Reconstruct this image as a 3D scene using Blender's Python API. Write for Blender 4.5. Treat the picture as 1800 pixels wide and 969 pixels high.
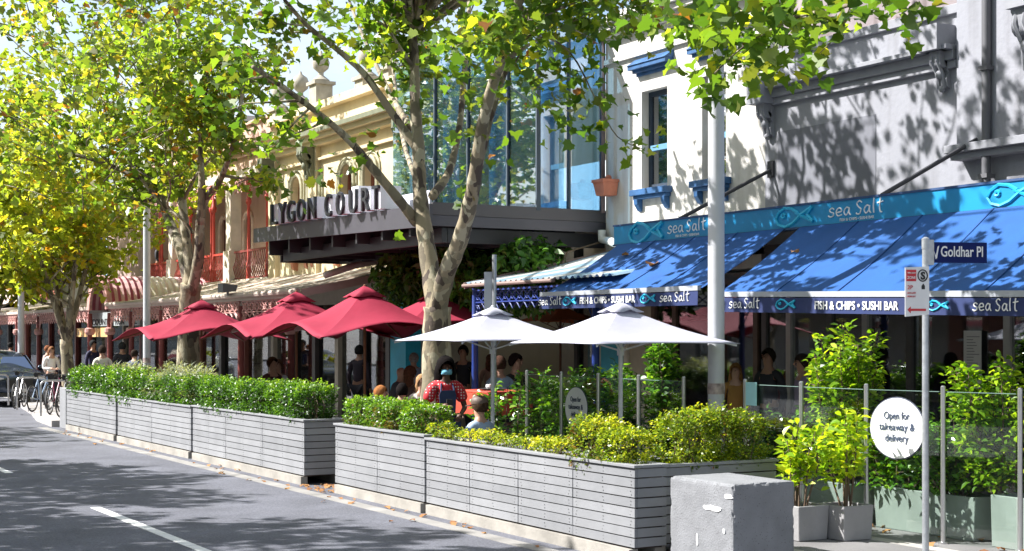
import bpy, bmesh, math, random
import numpy as np
from mathutils import Vector, Matrix
from math import sin, cos, pi, radians
for o in list(bpy.data.objects): bpy.data.objects.remove(o)
scene = bpy.context.scene
COL = scene.collection
# ------------------------------------------------------------------ camera, sky, sun, exposure
F = 2600.0; TH = radians(29.8); EYE = 2.1; HV = 590.0
cam_d = bpy.data.cameras.new('camera'); cam = bpy.data.objects.new('camera', cam_d); COL.objects.link(cam)
cam.location = (0, 0, EYE); cam.rotation_euler = (radians(90), 0, -TH)
cam_d.sensor_width = 36; cam_d.lens = 36 * F / 1800; cam_d.shift_y = (HV - 484.5) / 1800; cam_d.clip_end = 3000
scene.camera = cam
SUN_EL = radians(43); SUN_AZ = math.atan2(-0.83, 0.56)     # compass style: x = sin, y = cos
sd = Vector((sin(SUN_AZ) * cos(SUN_EL), cos(SUN_AZ) * cos(SUN_EL), sin(SUN_EL)))
w = bpy.data.worlds.new('World'); scene.world = w; w.use_nodes = True
nt = w.node_tree; bg = nt.nodes['Background']
sky = nt.nodes.new('ShaderNodeTexSky'); sky.sky_type = 'NISHITA'; sky.sun_disc = False
sky.sun_elevation = SUN_EL; sky.sun_rotation = SUN_AZ; sky.dust_density = 2; sky.air_density = 1.0; sky.ozone_density = 1.5
tcw = nt.nodes.new('ShaderNodeTexCoord'); mpw = nt.nodes.new('ShaderNodeMapping'); mpw.inputs['Scale'].default_value = (1.0, 1.0, 2.6)
cl = nt.nodes.new('ShaderNodeTexNoise'); cl.inputs['Scale'].default_value = 2.6; cl.inputs['Detail'].default_value = 7; cl.inputs['Roughness'].default_value = .6
crp = nt.nodes.new('ShaderNodeMapRange'); crp.inputs[1].default_value = .38; crp.inputs[2].default_value = .62; crp.inputs[4].default_value = .8
cmx = nt.nodes.new('ShaderNodeMix'); cmx.data_type = 'RGBA'; cmx.inputs[7].default_value = (5.0, 5.2, 5.5, 1)     # thin bright cloud
nt.links.new(tcw.outputs['Generated'], mpw.inputs[0]); nt.links.new(mpw.outputs[0], cl.inputs['Vector']); nt.links.new(cl.outputs[0], crp.inputs[0]); nt.links.new(crp.outputs[0], cmx.inputs[0])
nt.links.new(sky.outputs[0], cmx.inputs[6]); nt.links.new(cmx.outputs[2], bg.inputs[0]); bg.inputs[1].default_value = 0.10
sl = bpy.data.lights.new('sun', 'SUN'); sl.energy = 5.0; sl.angle = radians(0.5); sl.color = (1.0, 0.975, 0.955)
so = bpy.data.objects.new('sun', sl); COL.objects.link(so); so.rotation_euler = sd.to_track_quat('Z', 'Y').to_euler()
so.location = (0, 0, 30)
scene.view_settings.view_transform = 'Standard'; scene.view_settings.look = 'None'
scene.view_settings.exposure = 1.3; scene.view_settings.gamma = 1
scene.render.engine = 'CYCLES'
scene.cycles.max_bounces = 8; scene.cycles.transparent_max_bounces = 12

# ------------------------------------------------------------------ survey helpers (street plane offsets measured off the photo)
CT, ST = cos(TH), sin(TH)
def YU(u, X):
    r = (u - 900) / F
    return X * (CT - r * ST) / (ST + r * CT)
def XU(u, Y):
    r = (u - 900) / F
    return Y * (ST + r * CT) / (CT - r * ST)
def HT(u, v, X): return EYE + (HV - v) / F * (YU(u, X) * CT + X * ST)
def P(u, v, X): return Vector((X, YU(u, X), HT(u, v, X)))

# ------------------------------------------------------------------ materials
MC = {}
def mat(name, col, rough=0.7, var=0.15, scale=4.0, bump=0.0, metal=0.0, streak=0.0, spec=0.5, bscale=None, sheen=0):
    if name in MC: return MC[name]
    m = bpy.data.materials.new(name); m.use_nodes = True; MC[name] = m
    nt = m.node_tree; N = nt.nodes; L = nt.links; b = N['Principled BSDF']
    b.inputs['Roughness'].default_value = rough; b.inputs['Metallic'].default_value = metal
    b.inputs['Specular IOR Level'].default_value = spec
    tc = N.new('ShaderNodeTexCoord')
    nz = N.new('ShaderNodeTexNoise'); nz.inputs['Scale'].default_value = scale; nz.inputs['Detail'].default_value = 6
    L.new(tc.outputs['Object'], nz.inputs['Vector'])
    mx = N.new('ShaderNodeMix'); mx.data_type = 'RGBA'
    c = col
    mx.inputs[6].default_value = (max(0, c[0] * (1 - var)), max(0, c[1] * (1 - var)), max(0, c[2] * (1 - var)), 1)
    mx.inputs[7].default_value = (min(1, c[0] * (1 + var)), min(1, c[1] * (1 + var)), min(1, c[2] * (1 + var)), 1)
    mr = N.new('ShaderNodeMapRange'); mr.inputs[1].default_value = 0.3; mr.inputs[2].default_value = 0.7
    L.new(nz.outputs[0], mr.inputs[0]); L.new(mr.outputs[0], mx.inputs[0])
    out = mx.outputs[2]
    if streak > 0:
        mp = N.new('ShaderNodeMapping'); mp.inputs['Scale'].default_value = (3.5, 3.5, 0.35)
        n2 = N.new('ShaderNodeTexNoise'); n2.inputs['Scale'].default_value = 1.3; n2.inputs['Detail'].default_value = 8
        L.new(tc.outputs['Object'], mp.inputs[0]); L.new(mp.outputs[0], n2.inputs['Vector'])
        r2 = N.new('ShaderNodeMapRange'); r2.inputs[1].default_value = 0.5; r2.inputs[2].default_value = 0.75; r2.inputs[4].default_value = streak
        m2 = N.new('ShaderNodeMix'); m2.data_type = 'RGBA'; m2.inputs[7].default_value = (c[0] * .35, c[1] * .32, c[2] * .28, 1)
        L.new(n2.outputs[0], r2.inputs[0]); L.new(r2.outputs[0], m2.inputs[0]); L.new(out, m2.inputs[6]); out = m2.outputs[2]
    L.new(out, b.inputs['Base Color'])
    if bump > 0:
        nb = N.new('ShaderNodeTexNoise'); nb.inputs['Scale'].default_value = bscale or scale * 6; nb.inputs['Detail'].default_value = 5
        L.new(tc.outputs['Object'], nb.inputs['Vector'])
        bm = N.new('ShaderNodeBump'); bm.inputs['Strength'].default_value = bump; bm.inputs['Distance'].default_value = 0.02
        L.new(nb.outputs[0], bm.inputs['Height']); L.new(bm.outputs[0], b.inputs['Normal'])
    return m
def leafmat(name, stops, transl=0.45, rough=0.38, tm=(2.4, 2.3, .9)):
    m = bpy.data.materials.new(name); m.use_nodes = True; MC[name] = m
    nt = m.node_tree; N = nt.nodes; L = nt.links; b = N['Principled BSDF']; out = N['Material Output']
    at = N.new('ShaderNodeAttribute'); at.attribute_name = 'rnd'; at.attribute_type = 'GEOMETRY'
    rp = N.new('ShaderNodeValToRGB'); el = rp.color_ramp.elements
    while len(el) < len(stops): el.new(0.5)
    for e, (p, c) in zip(el, stops): e.position = p; e.color = (*c, 1)
    L.new(at.outputs['Fac'], rp.inputs[0]); L.new(rp.outputs[0], b.inputs['Base Color'])
    b.inputs['Roughness'].default_value = rough
    tr = N.new('ShaderNodeBsdfTranslucent'); mu = N.new('ShaderNodeMix'); mu.data_type = 'RGBA'; mu.blend_type = 'MULTIPLY'
    mu.inputs[0].default_value = 1; mu.inputs[7].default_value = (*tm, 1)
    L.new(rp.outputs[0], mu.inputs[6]); L.new(mu.outputs[2], tr.inputs[0])
    ms = N.new('ShaderNodeMixShader'); ms.inputs[0].default_value = transl
    L.new(b.outputs[0], ms.inputs[1]); L.new(tr.outputs[0], ms.inputs[2]); L.new(ms.outputs[0], out.inputs[0])
    return m
def glassmat(name, tint, gloss=0.5, rough=0.02, fres=True):
    m = bpy.data.materials.new(name); m.use_nodes = True; MC[name] = m
    nt = m.node_tree; N = nt.nodes; L = nt.links; out = N['Material Output']; N.remove(N['Principled BSDF'])
    t = N.new('ShaderNodeBsdfTransparent'); t.inputs[0].default_value = (*tint, 1)
    g = N.new('ShaderNodeBsdfGlossy'); g.inputs['Roughness'].default_value = rough
    ms = N.new('ShaderNodeMixShader')
    lw = N.new('ShaderNodeLayerWeight'); lw.inputs[0].default_value = 0.35
    mr = N.new('ShaderNodeMapRange'); mr.inputs[3].default_value = gloss * .6; mr.inputs[4].default_value = min(1, gloss * 1.6)
    L.new(lw.outputs['Facing'], mr.inputs[0]); L.new(mr.outputs[0], ms.inputs[0])
    L.new(t.outputs[0], ms.inputs[1]); L.new(g.outputs[0], ms.inputs[2]); L.new(ms.outputs[0], out.inputs[0])
    return m
def col(r, g, b, rough=0.6, metal=0.0):
    return mat('paint_%02x%02x%02x_%d' % (int(r * 255), int(g * 255), int(b * 255), int(rough * 10)), (r, g, b), rough, 0.08, 6, metal=metal)
def emis(name, c, s):
    m = bpy.data.materials.new(name); m.use_nodes = True
    b = m.node_tree.nodes['Principled BSDF']; b.inputs['Emission Color'].default_value = (*c, 1); b.inputs['Emission Strength'].default_value = s
    b.inputs['Base Color'].default_value = (*c, 1); return m

# ------------------------------------------------------------------ objects
def tag(o, label=None, cat=None, group=None, kind=None):
    if label: o['label'] = label
    if cat: o['category'] = cat
    if group: o['group'] = group
    if kind: o['kind'] = kind
    return o
def thing(name, label, cat, loc=(0, 0, 0), rz=0, group=None):
    o = bpy.data.objects.new(name, None); COL.objects.link(o); o.empty_display_size = .2
    o.location = loc; o.rotation_euler = (0, 0, rz)
    return tag(o, label, cat, group)
def rootof(p):
    while p.parent: p = p.parent
    return p
def finish(name, me, m, parent=None, smooth=False, local=False):
    if m is not None:
        for mm in (m if isinstance(m, (list, tuple)) else [m]): me.materials.append(mm)
    o = bpy.data.objects.new(name, me); COL.objects.link(o)
    if parent is not None:
        if not local:
            r = rootof(parent); me.transform(Matrix.Translation(-Vector(r.location)))
        o.parent = parent
    if smooth:
        me.polygons.foreach_set('use_smooth', [True] * len(me.polygons))
        if smooth == 'auto':
            try: me.set_sharp_from_angle(angle=radians(40))
            except Exception: pass
    return o
class MB:
    def __init__(s): s.v = []; s.f = []; s.m = []
    def add(s, vs, fs, mi=0):
        b = len(s.v); s.v.extend([tuple(v) for v in vs]); s.f.extend([tuple(i + b for i in f) for f in fs]); s.m.extend([mi] * len(fs)); return s
    def box(s, x0, y0, z0, x1, y1, z1, mi=0):
        if x0 > x1: x0, x1 = x1, x0
        if y0 > y1: y0, y1 = y1, y0
        if z0 > z1: z0, z1 = z1, z0
        return s.add([(x0, y0, z0), (x1, y0, z0), (x1, y1, z0), (x0, y1, z0), (x0, y0, z1), (x1, y0, z1), (x1, y1, z1), (x0, y1, z1)],
                     [(0, 3, 2, 1), (4, 5, 6, 7), (0, 1, 5, 4), (1, 2, 6, 5), (2, 3, 7, 6), (3, 0, 4, 7)], mi)
    def bar(s, a, b, w, h, mi=0, up=(0, 0, 1)):
        a = Vector(a); b = Vector(b); d = (b - a).normalized(); u = Vector(up)
        if abs(d.dot(u)) > .99: u = Vector((0, 1, 0))
        sx = d.cross(u).normalized() * w / 2; sz = sx.cross(d).normalized() * h / 2
        vs = [a - sx - sz, a + sx - sz, a + sx + sz, a - sx + sz, b - sx - sz, b + sx - sz, b + sx + sz, b - sx + sz]
        return s.add(vs, [(0, 1, 2, 3), (7, 6, 5, 4), (0, 4, 5, 1), (1, 5, 6, 2), (2, 6, 7, 3), (3, 7, 4, 0)], mi)
    def tube(s, pts, r, n=8, mi=0, cap=True):
        pts = [Vector(p) for p in pts]; k = len(pts)
        rs = r if isinstance(r, (list, tuple)) else [r] * k
        vs = []; ref = None
        for i, p in enumerate(pts):
            d = (pts[min(i + 1, k - 1)] - pts[max(i - 1, 0)])
            d = d.normalized() if d.length > 1e-9 else Vector((0, 0, 1))
            if ref is None:
                ref = Vector((0, 0, 1)) if abs(d.z) < .9 else Vector((1, 0, 0))
            a = (ref - d * ref.dot(d)).normalized(); b = d.cross(a); ref = a
            for j in range(n):
                t = 2 * pi * j / n; vs.append(p + (a * cos(t) + b * sin(t)) * rs[i])
        fs = [(i * n + j, i * n + (j + 1) % n, (i + 1) * n + (j + 1) % n, (i + 1) * n + j) for i in range(k - 1) for j in range(n)]
        if cap: fs += [tuple(range(n - 1, -1, -1)), tuple((k - 1) * n + j for j in range(n))]
        return s.add(vs, fs, mi)
    def lathe(s, prof, c=(0, 0, 0), n=16, mi=0, sx=1, sy=1):
        vs = [(c[0] + r * cos(2 * pi * j / n) * sx, c[1] + r * sin(2 * pi * j / n) * sy, c[2] + z) for r, z in prof for j in range(n)]
        k = len(prof)
        fs = [(i * n + j, i * n + (j + 1) % n, (i + 1) * n + (j + 1) % n, (i + 1) * n + j) for i in range(k - 1) for j in range(n)]
        fs += [tuple(range(n - 1, -1, -1)), tuple((k - 1) * n + j for j in range(n))]
        return s.add(vs, fs, mi)
    def ball(s, c, r, n=12, mi=0, sx=1, sy=1, sz=1):
        pr = [(max(1e-4, r * sin(pi * i / (n // 2 + 1))), -r * cos(pi * i / (n // 2 + 1)) * sz) for i in range(n // 2 + 2)]
        return s.lathe(pr, c, n, mi, sx, sy)
    def prism(s, poly, O, ex, ey, ez, d, mi=0):
        """closed 2-D outline in the ex/ey plane pushed d along ez"""
        O = Vector(O); ex = Vector(ex); ey = Vector(ey); ez = Vector(ez); n = len(poly)
        vs = [O + ex * x + ey * y for x, y in poly] + [O + ex * x + ey * y + ez * d for x, y in poly]
        fs = [tuple(range(n)), tuple(range(2 * n - 1, n - 1, -1))] + [(i, i + n, (i + 1) % n + n, (i + 1) % n) for i in range(n)]
        return s.add(vs, fs, mi)
    def build(s, name, m, parent=None, smooth=False, bevel=0, local=False, fix=True):
        me = bpy.data.meshes.new(name); me.from_pydata(s.v, [], s.f)
        if any(s.m): me.polygons.foreach_set('material_index', s.m)
        if fix or bevel:
            bm = bmesh.new(); bm.from_mesh(me); bmesh.ops.recalc_face_normals(bm, faces=bm.faces)
            if bevel:
                es = [e for e in bm.edges if len(e.link_faces) == 2 and e.calc_face_angle(0) > .6]
                bmesh.ops.bevel(bm, geom=es, offset=bevel, segments=1, affect='EDGES', clamp_overlap=True)
            bm.to_mesh(me); bm.free()
        me.update()
        return finish(name, me, m, parent, smooth, local)
def rebase(o, loc):
    """give a one-mesh thing an origin at its own base"""
    loc = Vector(loc); o.data.transform(Matrix.Translation(-loc)); o.location = loc; return o
def copy_tree(o, parent=None):
    kids = list(o.children); c = o.copy(); COL.objects.link(c); c.parent = parent
    for ch in kids: copy_tree(ch, c)
    return c
def structure(name, mb, m, **k): return tag(mb.build(name, m, **k), kind='structure')
def grid_wall(mb, X0, X1, Y0, Y1, Z0, Z1, op=(), mi=0, axis='x'):
    ys = sorted({Y0, Y1, *[a for o in op for a in o[:2]]}); zs = sorted({Z0, Z1, *[a for o in op for a in o[2:4]]})
    for z0, z1 in zip(zs, zs[1:]):
        run = None
        for y0, y1 in zip(ys, ys[1:]):
            cy, cz = (y0 + y1) / 2, (z0 + z1) / 2
            inside = any(o[0] < cy < o[1] and o[2] < cz < o[3] for o in op)
            if not inside:
                run = (run[0], y1) if run else (y0, y1)
            if (inside or y1 == ys[-1]) and run:
                if axis == 'x': mb.box(X0, run[0], z0, X1, run[1], z1, mi)
                else: mb.box(run[0], X0, z0, run[1], X1, z1, mi)
                run = None
    return mb
# lettering --------------------------------------------------------
STREET = (Vector((0, -1, 0)), Vector((0, 0, 1)), Vector((-1, 0, 0)))   # reads from the road
ALONG = (Vector((1, 0, 0)), Vector((0, 0, 1)), Vector((0, -1, 0)))     # reads from down the street
def text(name, s, size, O, basis, m, parent, depth=.004, width=None, bold=0.0, align='LEFT', spacing=1.0):
    cu = bpy.data.curves.new('t', 'FONT'); cu.body = s; cu.size = size; cu.extrude = depth / 2; cu.offset = bold
    cu.space_character = spacing; cu.resolution_u = 3
    ob = bpy.data.objects.new('t', cu); COL.objects.link(ob)
    dg = bpy.context.evaluated_depsgraph_get(); dg.update()
    me = bpy.data.meshes.new_from_object(ob.evaluated_get(dg)); bpy.data.objects.remove(ob); me.name = name; me.materials.clear()
    xs = [v.co.x for v in me.vertices] or [0]
    x0, x1 = min(xs), max(xs); sc = (width / (x1 - x0)) if width else 1
    off = -x0 * sc - ((x1 - x0) * sc / 2 if align == 'CENTER' else 0)
    ex, ey, ez = basis; O = Vector(O)
    for v in me.vertices:
        x, y, z = v.co; v.co = O + ex * (x * sc + off) + ey * y + ez * (z + depth / 2 + .002)
    me.update()
    return finish(name, me, m, parent)
SCR = {'s': (.8, [[(.75, .8), (.5, .98), (.2, .8), (.3, .55), (.65, .42), (.62, .1), (.3, -.02), (.02, .12)]]),
       'e': (.85, [[(.12, .42), (.72, .52), (.6, .9), (.28, .85), (.08, .45), (.3, .03), (.78, .14)]]),
       'a': (.9, [[(.72, .78), (.35, .9), (.08, .42), (.3, .03), (.62, .35), (.72, .85), (.7, .3), (.88, .0)]]),
       'S': (.8, [[(.72, 1.3), (.45, 1.5), (.15, 1.25), (.3, .85), (.62, .55), (.5, .1), (.25, 0), (.05, .15)]]),
       'l': (.4, [[(.22, 1.65), (.15, .8), (.2, 0)]]),
       't': (.8, [[(.45, 1.6), (.35, .8), (.4, .1), (.62, .02)], [(.08, 1.05), (.8, 1.18)]]), ' ': (.35, [])}
def script_word(name, O, basis, size, m, parent, word='sea Salt', sx=1.0):
    ex, ey, ez = basis; O = Vector(O); mb = MB(); x = 0
    for ch in word:
        wd, strokes = SCR[ch]
        for st in strokes:
            pts = []
            for i in range(len(st) - 1):
                p0 = st[max(0, i - 1)]; p1 = st[i]; p2 = st[i + 1]; p3 = st[min(len(st) - 1, i + 2)]
                for k in range(4):
                    t = k / 4
                    pts.append(tuple(.5 * (2 * p1[a] + (p2[a] - p0[a]) * t + (2 * p0[a] - 5 * p1[a] + 4 * p2[a] - p3[a]) * t * t + (3 * p1[a] - p0[a] - 3 * p2[a] + p3[a]) * t ** 3) for a in (0, 1)))
            pts.append(st[-1])
            mb.tube([O + ex * ((x + p[0]) * size * sx) + ey * (p[1] * size) + ez * .004 for p in pts], size * .085, 5)
        x += wd + .12
    return mb.build(name, m, parent), x * size * sx
def fish_logo(O, basis, L, m, parent, name='fish_emblem'):
    ex, ey, ez = basis; O = Vector(O); mb = MB(); r = L * .045
    q = lambda x, y: O + ex * (x * L) + ey * (y * L * .75) + ez * .004
    body = [(.62, .08), (.45, .2), (.25, .24), (.08, .12), (.02, -.02), (.1, -.16), (.28, -.22), (.48, -.14), (.7, .05), (.98, .2)]
    mb.tube([q(*p) for p in body], r * .7, 5); mb.tube([q(*p) for p in [(.55, .1), (.72, .0), (1.0, -.14)]], r * .7, 5)
    mb.tube([q(*p) for p in [(.98, .2), (.86, .04), (1.0, -.14)]], r * .8, 5)
    mb.tube([q(.22 + .05 * cos(a), .05 + .05 * sin(a)) for a in np.linspace(0, 2 * pi, 9)], r * .6, 5, cap=False)
    return mb.build(name, m, parent)
# leaves --------------------------------------------------------
rng = np.random.default_rng(7)
PLANE = np.array([(0, 0), (.22, -.07), (.42, .02), (.37, .16), (.62, .3), (.47, .45), (.45, .68), (.24, .64), (.12, .82), (0, 1), (-.12, .82), (-.24, .64), (-.45, .68), (-.47, .45), (-.62, .3), (-.37, .16), (-.42, .02), (-.22, -.07)])
PLANE2 = np.array([(0, 0), (.5, .1), (.32, .42), (.36, .7), (0, 1), (-.36, .7), (-.32, .42), (-.5, .1)])
OVAL = np.array([(0, 0), (.2, .28), (.2, .62), (0, 1), (-.2, .62), (-.2, .28)])
DIAM = np.array([(0, 0), (.3, .45), (0, 1), (-.3, .45)])
SPEAR = np.array([(0, 0), (.08, .4), (0, 1), (-.08, .4)])
def leaves(name, pts, size, tmpl, m, parent=None, flat=0.35, up=None, svar=.35, droop=0, rnd=None):
    """pts: N x 3 leaf bases; flat: how much leaf normals lean to the sky"""
    pts = np.asarray(pts, float); n = len(pts); k = len(tmpl)
    nrm = rng.normal(size=(n, 3)); nrm[:, 2] = np.abs(nrm[:, 2]) + flat * 2; nrm /= np.linalg.norm(nrm, axis=1)[:, None]
    d = rng.normal(size=(n, 3)) if up is None else (np.asarray(up, float) + rng.normal(size=(n, 3)) * .35)
    d[:, 2] -= droop
    d -= nrm * (d * nrm).sum(1)[:, None]; d /= np.linalg.norm(d, axis=1)[:, None] + 1e-9
    e = np.cross(d, nrm)
    s = size * (1 + svar * rng.uniform(-1, 1, n))
    fold = .5
    V = pts[:, None, :] + (e[:, None, :] * tmpl[None, :, 0:1] + d[:, None, :] * tmpl[None, :, 1:2]
        + nrm[:, None, :] * (np.abs(tmpl[:, 0]) * fold - (tmpl[:, 1] - .3) ** 2 * .55)[None, :, None]) * s[:, None, None]
    V = V.reshape(-1, 3)
    if parent is not None: V = V - np.array(rootof(parent).location)
    me = bpy.data.meshes.new(name); me.vertices.add(n * k); me.vertices.foreach_set('co', V.ravel())
    me.loops.add(n * k); me.loops.foreach_set('vertex_index', np.arange(n * k, dtype=np.int32))
    me.polygons.add(n); me.polygons.foreach_set('loop_start', np.arange(0, n * k, k, dtype=np.int32))
    try: me.polygons.foreach_set('loop_total', np.full(n, k, dtype=np.int32))
    except Exception: pass
    a = me.attributes.new('rnd', 'FLOAT', 'FACE')
    a.data.foreach_set('value', (rng.random(n) if rnd is None else np.clip(rnd + rng.normal(size=n) * .16, 0, 1)).astype(np.float32))
    me.update(calc_edges=True); me.validate()
    me.materials.append(m)
    o = bpy.data.objects.new(name, me); COL.objects.link(o)
    if parent is not None: o.parent = parent
    return o
def blob_pts(c, r, n, shell=.4):
    d = rng.normal(size=(n, 3)); d /= np.linalg.norm(d, axis=1)[:, None]
    q = (shell + (1 - shell) * rng.random(n) ** .6)[:, None]
    return np.array(c)[None, :] + d * q * np.array(r)[None, :]
# ------------------------------------------------------------------ ground
XF = 14.0                                                         # shop fronts
asph = mat('asphalt', (.105, .108, .128), .85, .22, 1.2, .5, bscale=90)
def asphalt_detail(m):
    nt = m.node_tree; N = nt.nodes; L = nt.links; b = N['Principled BSDF']
    src = b.inputs['Base Color'].links[0].from_socket
    tc = N.new('ShaderNodeTexCoord'); v = N.new('ShaderNodeTexVoronoi'); v.inputs['Scale'].default_value = 60
    L.new(tc.outputs['Object'], v.inputs['Vector'])
    mr = N.new('ShaderNodeMapRange'); mr.inputs[3].default_value = .65; mr.inputs[4].default_value = 1.4
    L.new(v.outputs['Color'], mr.inputs[0])
    mx = N.new('ShaderNodeMix'); mx.data_type = 'RGBA'; mx.blend_type = 'MULTIPLY'; mx.inputs[0].default_value = 1
    L.new(src, mx.inputs[6]); L.new(mr.outputs[0], mx.inputs[7]); L.new(mx.outputs[2], b.inputs['Base Color'])
asphalt_detail(asph)
foot = mat('footpath_asphalt', (.17, .165, .165), .85, .2, 1.5, .4, bscale=80)
conc = mat('kerb_concrete', (.40, .38, .35), .85, .2, 3, .4)
g = MB(); g.add([(-600, -300, -.02), (600, -300, -.02), (600, 1500, -.02), (-600, 1500, -.02)], [(0, 1, 2, 3)])
structure('ground', g, mat('far_ground', (.2, .19, .18), .9, .2, .2))
g = MB(); g.add([(-14, -30, 0), (10.0, -30, 0), (10.0, 400, 0), (-14, 400, 0)], [(0, 1, 2, 3)]); structure('road', g, asph)
g = MB()
for a, b in ((-30, 34.9), (49.0, 300)): g.box(10.0, a, -.2, 10.16, b, .152)
pts = [(7.75, 34.9), (7.75, 37.5), (8.1, 39.2), (10.0, 41.2)]
structure('kerb', g, conc)
g = MB(); g.box(10.16, -30, -.3, 22, 300, .15); structure('footpath', g, foot)
g = MB(); g.box(8.95, -30, -.3, 9.999, 11.38, .149); structure('footpath_extension', g, foot)
g = MB(); g.box(8.8, -30, -.2, 8.949, 11.38, .152); g.box(8.95, 11.381, -.2, 10.0, 11.40, .152); structure('kerb_extension', g, conc)
g = MB(); g.prism([(7.7, 34.7), (7.9, 37.2), (8.5, 40.8), (9.0, 44.6), (10.0, 45.2), (10.0, 34.7)], (0, 0, -.2), (1, 0, 0), (0, 1, 0), (0, 0, 1), .345)
structure('kerb_outstand', g, mat('paving', (.36, .34, .33), .85, .15, 2, .3))
g = MB(); g.box(7.36, -10, -.1, 7.56, 34.6, .006); structure('gutter', g, mat('gutter_concrete', (.24, .23, .215), .85, .3, 2, .4))
g = MB(); g.box(-20, -30, -.3, -14, 300, .15); structure('far_footpath', g, foot)
linem = mat('road_paint', (.72, .72, .70), .6, .14, 9, .1)
g = MB()
for y0 in (3.9, 13.6, 23.4, 33.2, 43, 52.8, 62.6): g.box(4.50, y0, -.05, 4.62, y0 + 4.6, .005)
structure('lane_marking', g, linem)
# ------------------------------------------------------------------ facade helpers
def ridge(mb, Y0, Y1, Z, h, proj, X=XF, mi=0):
    """stepped cornice running along the street"""
    mb.box(X - proj * .45, Y0, Z, X + .02, Y1, Z + h * .35, mi)
    mb.box(X - proj * .75, Y0, Z + h * .35 + .001, X + .02, Y1, Z + h * .7, mi)
    mb.box(X - proj, Y0, Z + h * .7 + .001, X + .02, Y1, Z + h, mi)
def scroll(mb, Y, Z, X=XF, w=.22, h=.55, p=.28, mi=0):
    pts = [(0, 0), (p, 0), (p, -.12 * h)]
    for a in np.linspace(0, 1.5 * pi, 9): pts.append((p * .62 + p * .36 * cos(a) , -.28 * h - .14 * h * sin(a) - .1 * h * a / 5))
    pts += [(p * .2, -.55 * h), (p * .42, -.75 * h), (p * .3, -.95 * h), (0, -h)]
    mb.prism([(-x, y) for x, y in pts], (X, Y - w / 2, Z), (1, 0, 0), (0, 0, 1), (0, 1, 0), w, mi)
    for t in (-.25, .25): mb.tube([(X - p * .9, Y + w * t, Z - .05 * h), (X - p * 1.02, Y + w * t, Z - .25 * h), (X - p * .5, Y + w * t, Z - .6 * h), (X - p * .35, Y + w * t, Z - h)], w * .13, 6, mi)
    mb.ball((X - p * .5, Y, Z - .62 * h), w * .34, 8, mi); mb.ball((X - p * .3, Y, Z - h), w * .26, 8, mi)
winglass = glassmat('window_glass', (.25, .3, .33), .55)
shopglass = glassmat('shop_glass', (.68, .72, .74), .22)
# ------------------------------------------------------------------ 1 grey rendered building (fish shop)
greyw = mat('grey_render', (.27, .275, .305), .85, .06, 1.1, .25, streak=.38, bscale=14)
greyt = mat('grey_trim', (.25, .255, .28), .7, .1, 4, .1)
YL = YU(1345, XF)                                                   # party wall
gb = thing('rendered_building', 'grey rendered shop building with heavy cornice above the blue seafood sign', 'building', (XF, 12, 0))
mb = MB(); Y2 = YU(1692, XF)
mb.box(XF, 2, 3.0, XF + .3, YL, 6.18)
mb.box(XF - .1, 2, 4.45, XF + .001, Y2, 9); mb.box(XF + .002, 2, 6.17, XF + .3, Y2 - .01, 9)
structure_wall = mb.build('wall', greyw, gb)
mb = MB(); mb.box(XF - .24, Y2 + .05, 5.66, XF + .02, YL - .05, 5.72); mb.box(XF - .12, Y2 + .05, 5.54, XF + .02, YL - .05, 5.659); mb.box(XF - .07, Y2 + .05, 5.44, XF + .02, YL - .05, 5.539); mb.box(XF - .05, Y2 + .02, 6.12, XF + .35, YL, 6.24)
mb.box(XF - .3, 2, 4.34, XF + .02, Y2 + .03, 4.44); mb.box(XF - .22, 2, 4.26, XF + .02, Y2, 4.34)
mb.build('cornice', greyt, gb, bevel=.006)
mb = MB(); mb.box(XF - .006, YU(1540, XF), 3.6, XF + .02, YL - .3, 5.05); mb.build('wall_panel', mat('grey_panel', (.165, .17, .195), .85, .06, 1.1, .2, streak=.2), gb)
for yy, zz in ((Y2 + .28, 5.72), (YL - .12, 5.52)):
    mb = MB(); mb.box(XF - .32, yy - .16, zz - .06, XF + .02, yy + .16, zz + .26); scroll(mb, yy, zz - .06, w=.18, h=.46, p=.2)
    mb.build('corbel', greyt, gb, smooth='auto')
mb = MB(); scroll(mb, 11.95, 5.9, X=XF - .1, w=.26, h=.7); mb.box(XF - .45, 11.8, 5.9, XF, 12.1, 6.2); mb.build('corbel', greyt, gb, smooth='auto')
mb = MB(); mb.tube([(XF - .16, YU(1750, XF), 3.2), (XF - .16, YU(1750, XF), 8.8)], .055, 10)
for z in (4.0, 5.3, 6.6): mb.box(XF - .23, YU(1750, XF) - .07, z, XF - .08, YU(1750, XF) + .07, z + .05)
mb.build('drainpipe', col(.10, .10, .11), gb, smooth='auto')
# shop below
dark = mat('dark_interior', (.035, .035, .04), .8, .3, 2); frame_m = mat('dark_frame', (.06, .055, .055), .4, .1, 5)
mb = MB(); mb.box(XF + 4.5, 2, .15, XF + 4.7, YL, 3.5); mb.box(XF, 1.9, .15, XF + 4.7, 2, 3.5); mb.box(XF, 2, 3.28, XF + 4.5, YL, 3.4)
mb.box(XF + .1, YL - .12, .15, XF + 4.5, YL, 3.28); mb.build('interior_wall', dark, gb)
mb = MB(); mb.box(XF + .3, 2, .152, XF + 4.5, YL, .17); mb.build('shop_floor', mat('tiles', (.12, .115, .11), .3, .2, 6), gb)
mull = sorted(YU(u, XF) for u in (1345, 1388, 1460, 1522, 1600, 1772, 1900, 2150))
for i, y in enumerate(mull):
    mb = MB(); mb.box(XF - .03, y - .05, .15, XF + .06, y + .05, 3.3); mb.build('window_frame', frame_m if i % 2 else mat('metal_frame', (.33, .32, .31), .35, .08, 5, metal=.6), gb)
for a, b in zip(mull, mull[1:]):
    mb = MB(); mb.box(XF + .01, a + .05, .55, XF + .02, b - .05, 3.25); mb.build('window_pane', shopglass, gb)
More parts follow.
